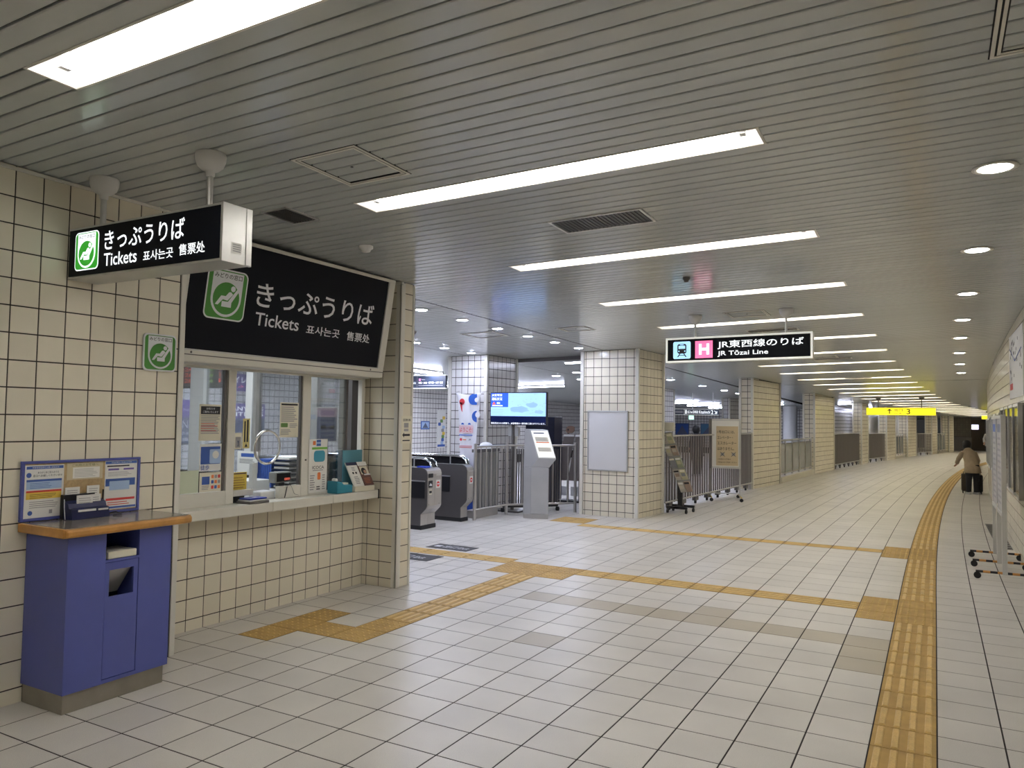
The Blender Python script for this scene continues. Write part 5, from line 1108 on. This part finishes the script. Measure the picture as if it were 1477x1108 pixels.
# ================================================================== RIGHT WALL: CASES, MAP, STANDS
def case(y0, y1, z0, z1, n, lab, posters):
    t = thing('poster_case', lab, 'display case', (WR((y0+y1)/2), (y0+y1)/2, z0), group='glazed poster cases on the right wall')
    F = Fr((WR(y1)-.006, y1, 0), (WR(y0)-WR(y1), y0-y1, 0), (0, 0, 1)); L = math.hypot(WR(y0)-WR(y1), y0-y1); e = .035
    part('backing', MB().fbox(F, 0, z0, L, z1, 0, .02, DSTEEL), t)
    part('frame', MB().fbox(F, 0, z0, L, z0+e, .02, .06, AL).fbox(F, 0, z1-e, L, z1, .02, .06, AL), t)
    for k in range(n+1):
        u = e/2+(L-e)*k/n; part('upright', MB().fbox(F, u-e/2, z0, u+e/2, z1, .02, .065, AL), t)
        if k < n:
            a, b = u+e/2, e/2+(L-e)*(k+1)/n-e/2
            c = posters[k % len(posters)]; po = part('poster', MB().fbox(F, a+.04, z0+.08, b-.04, z1-.08, .02, .024, c), t); mb = MB(); lines(mb, F, a+.08, z0+.2, b-.08, z1-.3, .025, 7, GREY, .4); mb.rect(F, a+.08, z1-.25, b-.08, z1-.15, .025, PBLUE if k % 2 else SLATE); part('print', mb, po)
            part('pane', MB().fbox(F, a, z0+e, b, z1-e, .050, .054, ACRYL), t)
case(10.1, 13.35, .78, 1.86, 4, 'nearest glazed poster case on the right wall', [PAPER, SLATE, PAPERC, PAPER])
case(13.6, 16.9, .78, 1.80, 3, 'second glazed poster case on the right wall', [PAPER, PAPERC])
case(17.5, 20.5, .75, 1.75, 3, 'third glazed poster case on the right wall, behind the wheeled boards', [PAPERC, PAPER])
F = Fr((WR(11.95)-.008, 11.95, 0), (0, -1, 0), (0, 0, 1))
t = thing('wall_map', 'white route map panel high on the right wall', 'map', (WR(11), 11.0, 1.9)); part('panel', MB().fbox(F, 0, 1.95, 1.75, 2.76, 0, .015, WPL), t)
mb = MB(); rnd = random.Random(8)
for k in range(26): a = .08+rnd.random()*1.5; b = 2.15+rnd.random()*.5; mb.rect(F, a, b, a+.06, b+.04, .016, INK)
mb.rect(F, .1, 2.06, .5, 2.14, .016, RED); mb.tube([F.p(.1, 2.6, .017), F.p(.8, 2.4, .017), F.p(1.6, 2.5, .017)], .004, PBLUE, 4); part('print', mb, t)
t = thing('wheeled_display_board', 'tall aluminium display board edge on, on striped wheeled feet by the right wall', 'display board', (.62, 10.2, 0))
ys = (9.455, 10.22, 10.93)
for y in ys:
    po = part('post', MB().box((.597, y-.022, .06), (.643, y+.022, 1.715), AL), t, bevel=.004)
    mb = MB()
    for k in range(8): mb.tube([(.36+.065*k, y, .075), (.36+.065*(k+1), y, .075)], .013, BLACK if k % 2 == 0 else mat('hazard_orange', (.62, .30, .08), .5), 8)
    part('foot_bar', mb, t)
    for x in (.375, .865): part('caster', MB().tube([(x, y-.014, .034), (x, y+.014, .034)], .034, RUB, 14), t); part('caster_fork', MB().box((x-.012, y-.012, .034), (x+.012, y+.012, .085), BLACK), t)
F = Fr((.597, ys[2], 0), (0, -1, 0), (0, 0, 1)); LL = ys[2]-ys[0]
part('panel', MB().fbox(F, .02, .68, LL-.02, 1.69, -.03, -.012, mat('grey_sheet', (.42, .41, .39), .5)), t)
part('frame', MB().fbox(F, .02, .655, LL-.02, .69, -.035, .002, AL).fbox(F, .02, 1.675, LL-.02, 1.712, -.035, .002, AL), t)
mb = MB(); lines(mb, F, .10, .75, .66, 1.5, -.011, 12, GREY, .4); lines(mb, F, .82, .75, 1.38, 1.5, -.011, 12, GREY, .4); mb.rect(F, .10, 1.53, .66, 1.62, -.011, PBLUE); mb.rect(F, .82, 1.53, 1.38, 1.62, -.011, SLATE); part('poster_print', mb, t)
part('loose_paper', MB().add([(.60, 10.05, .74), (.60, 10.17, .74), (.575, 10.11, .46)], [(0, 1, 2)], PAPERC), t)

# ================================================================== PEOPLE
def skin_body(name, parent, joints, edges, mats_, root=0):
    me = bpy.data.meshes.new(name); me.from_pydata([j[0] for j in joints], edges, []); o = bpy.data.objects.new(name, me); COL.objects.link(o); o.parent = parent
    sk = o.modifiers.new('skin', 'SKIN'); sv = me.skin_vertices[0].data
    for i, j in enumerate(joints): r = j[1]; sv[i].radius = (r, r) if not isinstance(r, tuple) else r; sv[i].use_root = (i == root)
    for m in mats_: me.materials.append(m)
    sk.use_smooth_shade = True; ss = o.modifiers.new('sub', 'SUBSURF'); ss.levels = 2; ss.render_levels = 2
    return o
SKINM = mat('skin', (.50, .30, .21), .55); TROUS = mat('dark_trousers', (.015, .015, .018), .8); HAIRM = mat('black_hair', (.008, .007, .007), .6)
COAT = mat('beige_coat', (.36, .28, .185), .85, noise=(12, .10)); SHOE = mat('pale_shoe', (.5, .5, .5), .6)
def loft(mb, rings, m, seg=20):
    vs = []
    for (cx, cy, cz, rx, ry, tilt) in rings:
        for k in range(seg):
            t = 2*math.pi*k/seg; fold = 1+.025*math.sin(t*7+cz*9); vs.append((cx+rx*fold*math.cos(t), cy+ry*fold*math.sin(t), cz+tilt*math.sin(t)))
    mb.add(vs, [(i*seg+k, i*seg+(k+1) % seg, (i+1)*seg+(k+1) % seg, (i+1)*seg+k) for i in range(len(rings)-1) for k in range(seg)], m, True)
    return mb
def person(label, loc, rz, lean, coatm, k=1.0, bags=False, hood=False):
    """local frame: faces +y; standing height ~1.5*k; lean in metres forward"""
    t = thing('person', label, 'person', loc, rz); t.scale = (k, k, k)
    L = lean
    J = [((0, 0, .74), .10), ((.0, L*.45, .98), .105), ((0, L*.8, 1.14), .10), ((0, L*.98, 1.22), .045), ((0, L*1.12, 1.29), .06), ((0, L*1.2, 1.36), .085), ((0, L*1.22, 1.43), .07),
         ((-.085, 0, .68), .085), ((-.09, .02, .40), .052), ((-.09, -.01, .09), .035), ((-.095, .10, .035), .032), ((.085, -.02, .68), .085), ((.09, .0, .40), .052), ((.09, -.03, .09), .035), ((.095, .08, .035), .032),
         ((-.15, L*.82, 1.12), .05), ((-.26, L*.95, .93), .038), ((-.27, L*1.25, .80), .026), ((-.27, L*1.3+.05, .76), .022), ((.15, L*.82, 1.12), .05), ((.24, L*.7, .90), .038), ((.22, L*.7+.06, .72), .026), ((.22, L*.7+.08, .66), .022)]
    E_ = [(0,1),(1,2),(2,3),(3,4),(4,5),(5,6),(0,7),(7,8),(8,9),(9,10),(0,11),(11,12),(12,13),(13,14),(2,15),(15,16),(16,17),(17,18),(2,19),(19,20),(20,21),(21,22)]
    for wrist, base, sgn in ((18, Vector(J[18][0]), 1), (22, Vector(J[22][0]), -1)):
        for q in range(4):
            a = base+Vector((-.021+.014*q, .03, -.012)); b = a+Vector((0, .018, -.028+.003*abs(q-1.5))); J += [(tuple(a), .0075), (tuple(b), .006)]; E_ += [(wrist, len(J)-2), (len(J)-2, len(J)-1)]
        a = base+Vector((.03*sgn, .012, -.008)); J += [(tuple(a), .008)]; E_ += [(wrist, len(J)-1)]
    skin_body('body', t, J, E_, [SKINM])
    # trousers, coat, sleeves, hair, shoes follow the body
    def lp(name, mb, label=None):
        o = bpy.data.objects.new(name, mb.mesh(name)); COL.objects.link(o); o.parent = t
        if label: o['label'] = label
        return o
    tr = MB()
    for s, yo in ((-1, .01), (1, -.015)): loft(tr, [(s*.09, yo, .06, .058, .062, 0), (s*.09, yo, .40, .072, .076, 0), (s*.08, yo, .66, .098, .11, 0), (s*.04, yo, .80, .12, .13, 0)], TROUS, 14)
    lp('trousers', tr)
    ct = MB(); loft(ct, [(0, -.01, .58, .215, .19, 0), (0, .0, .72, .19, .175, 0), (0, L*.28, .88, .165, .15, 0), (0, L*.6, 1.03, .175, .145, 0), (0, L*.85, 1.15, .17, .12, -.02), (0, L*.98, 1.20, .10, .085, -.02), (0, L*1.04, 1.235, .062, .06, -.02)], coatm)
    o = lp('coat', ct); sd = o.modifiers.new('t', 'SOLIDIFY'); sd.thickness = .008
    for c, (a, b, d) in enumerate((((-.15, L*.82, 1.12), (-.26, L*.95, .93), (-.27, L*1.2, .82)), ((.15, L*.82, 1.12), (.24, L*.7, .90), (.22, L*.7+.05, .745)))):
        lp('sleeve', MB().tube([a, tuple((Vector(a)+Vector(b))/2), b, tuple((Vector(b)+Vector(d))/2), d], [.072, .066, .06, .055, .052], coatm, 12))
    hm = MB(); hx = (0, L*1.2-.005, 1.30); hm.lathe((hx[0], hx[1], hx[2]), [(.05, -.08), (.088, -.05), (.104, .02), (.102, .07), (.085, .12), (.05, .15), (.006, .16)], HAIRM, 18, 1, 1.0); lp('hair', hm)
    fm = MB(); F = Fr((0, L*1.2+.098, 1.33), (-1, 0, 0), (0, 0, 1))
    fm.lathe((0, L*1.2+.035, 1.27), [(.03, 0), (.06, .02), (.072, .06), (.07, .10), (.05, .13)], SKINM, 14); 
    for s in (-.028, .028): fm.disc(F, s, .012, .008, .012, INK, 10)
    fm.poly(F, [(-.01, -.02), (.01, -.02), (0, .012)], .02, SKINM); fm.rect(F, -.018, -.04, .018, -.034, .011, RED); lp('face', fm)
    sh = MB(); 
    for s, yo in ((-1, .04), (1, .02)): loft(sh, [(s*.093, yo, .0, .045, .11, 0), (s*.093, yo, .04, .045, .11, 0), (s*.093, yo-.03, .085, .036, .055, 0)], SHOE, 12)
    lp('shoes', sh); return t
pt_ = person('person in a beige coat stooping over luggage near the right wall, seen from behind', (.75, 20.78, 0), R(28), .21, COAT, .86)
def case_(x0, x1, y0, y1, z1, m, lab, hz):
    t = thing('suitcase', lab, 'suitcase', ((x0+x1)/2, (y0+y1)/2, 0), group='suitcases beside the stooping person')
    part('shell', MB().box((x0, y0, .05), (x1, y1, z1), m), t, bevel=.03)
    for k in range(3): x = x0+(x1-x0)*(k+1)/4; part('rib', MB().box((x-.006, y0-.006, .09), (x+.006, y1+.006, z1-.04), m), t)
    for x in (x0+.03, x1-.03):
        for y in (y0+.04, y1-.04): part('wheel', MB().tube([(x-.01, y, .025), (x+.01, y, .025)], .025, RUB, 10), t)
    part('handle', MB().tube([(x0+.04, (y0+y1)/2, z1-.01), (x0+.04, (y0+y1)/2, hz), (x1-.04, (y0+y1)/2, hz), (x1-.04, (y0+y1)/2, z1-.01)], .008, BLACK, 6), t)
case_(.535, .66, 20.95, 21.25, .46, mat('brown_case', (.06, .045, .03), .6), 'brown suitcase left of the stooping person', .50)
case_(.79, .965, 20.9, 21.3, .45, mat('black_case', (.012, .012, .014), .6), 'black suitcase right of the stooping person', .48)
person('person with dark hair walking in the hall behind the folding fence', (-6.1, 22.2, 0), R(70), .03, mat('dark_coat', (.04, .04, .05), .8), 1.02)
person('person seen far behind the concrete based railing', (-4.55, 26.0, 0), R(100), .03, mat('grey_coat', (.08, .08, .09), .8), 1.0)
person('person partly hidden by the right wall at the bend of the corridor', (2.35, 44.0, 0), R(160), .03, mat('white_coat', (.5, .5, .5), .8), 1.05)
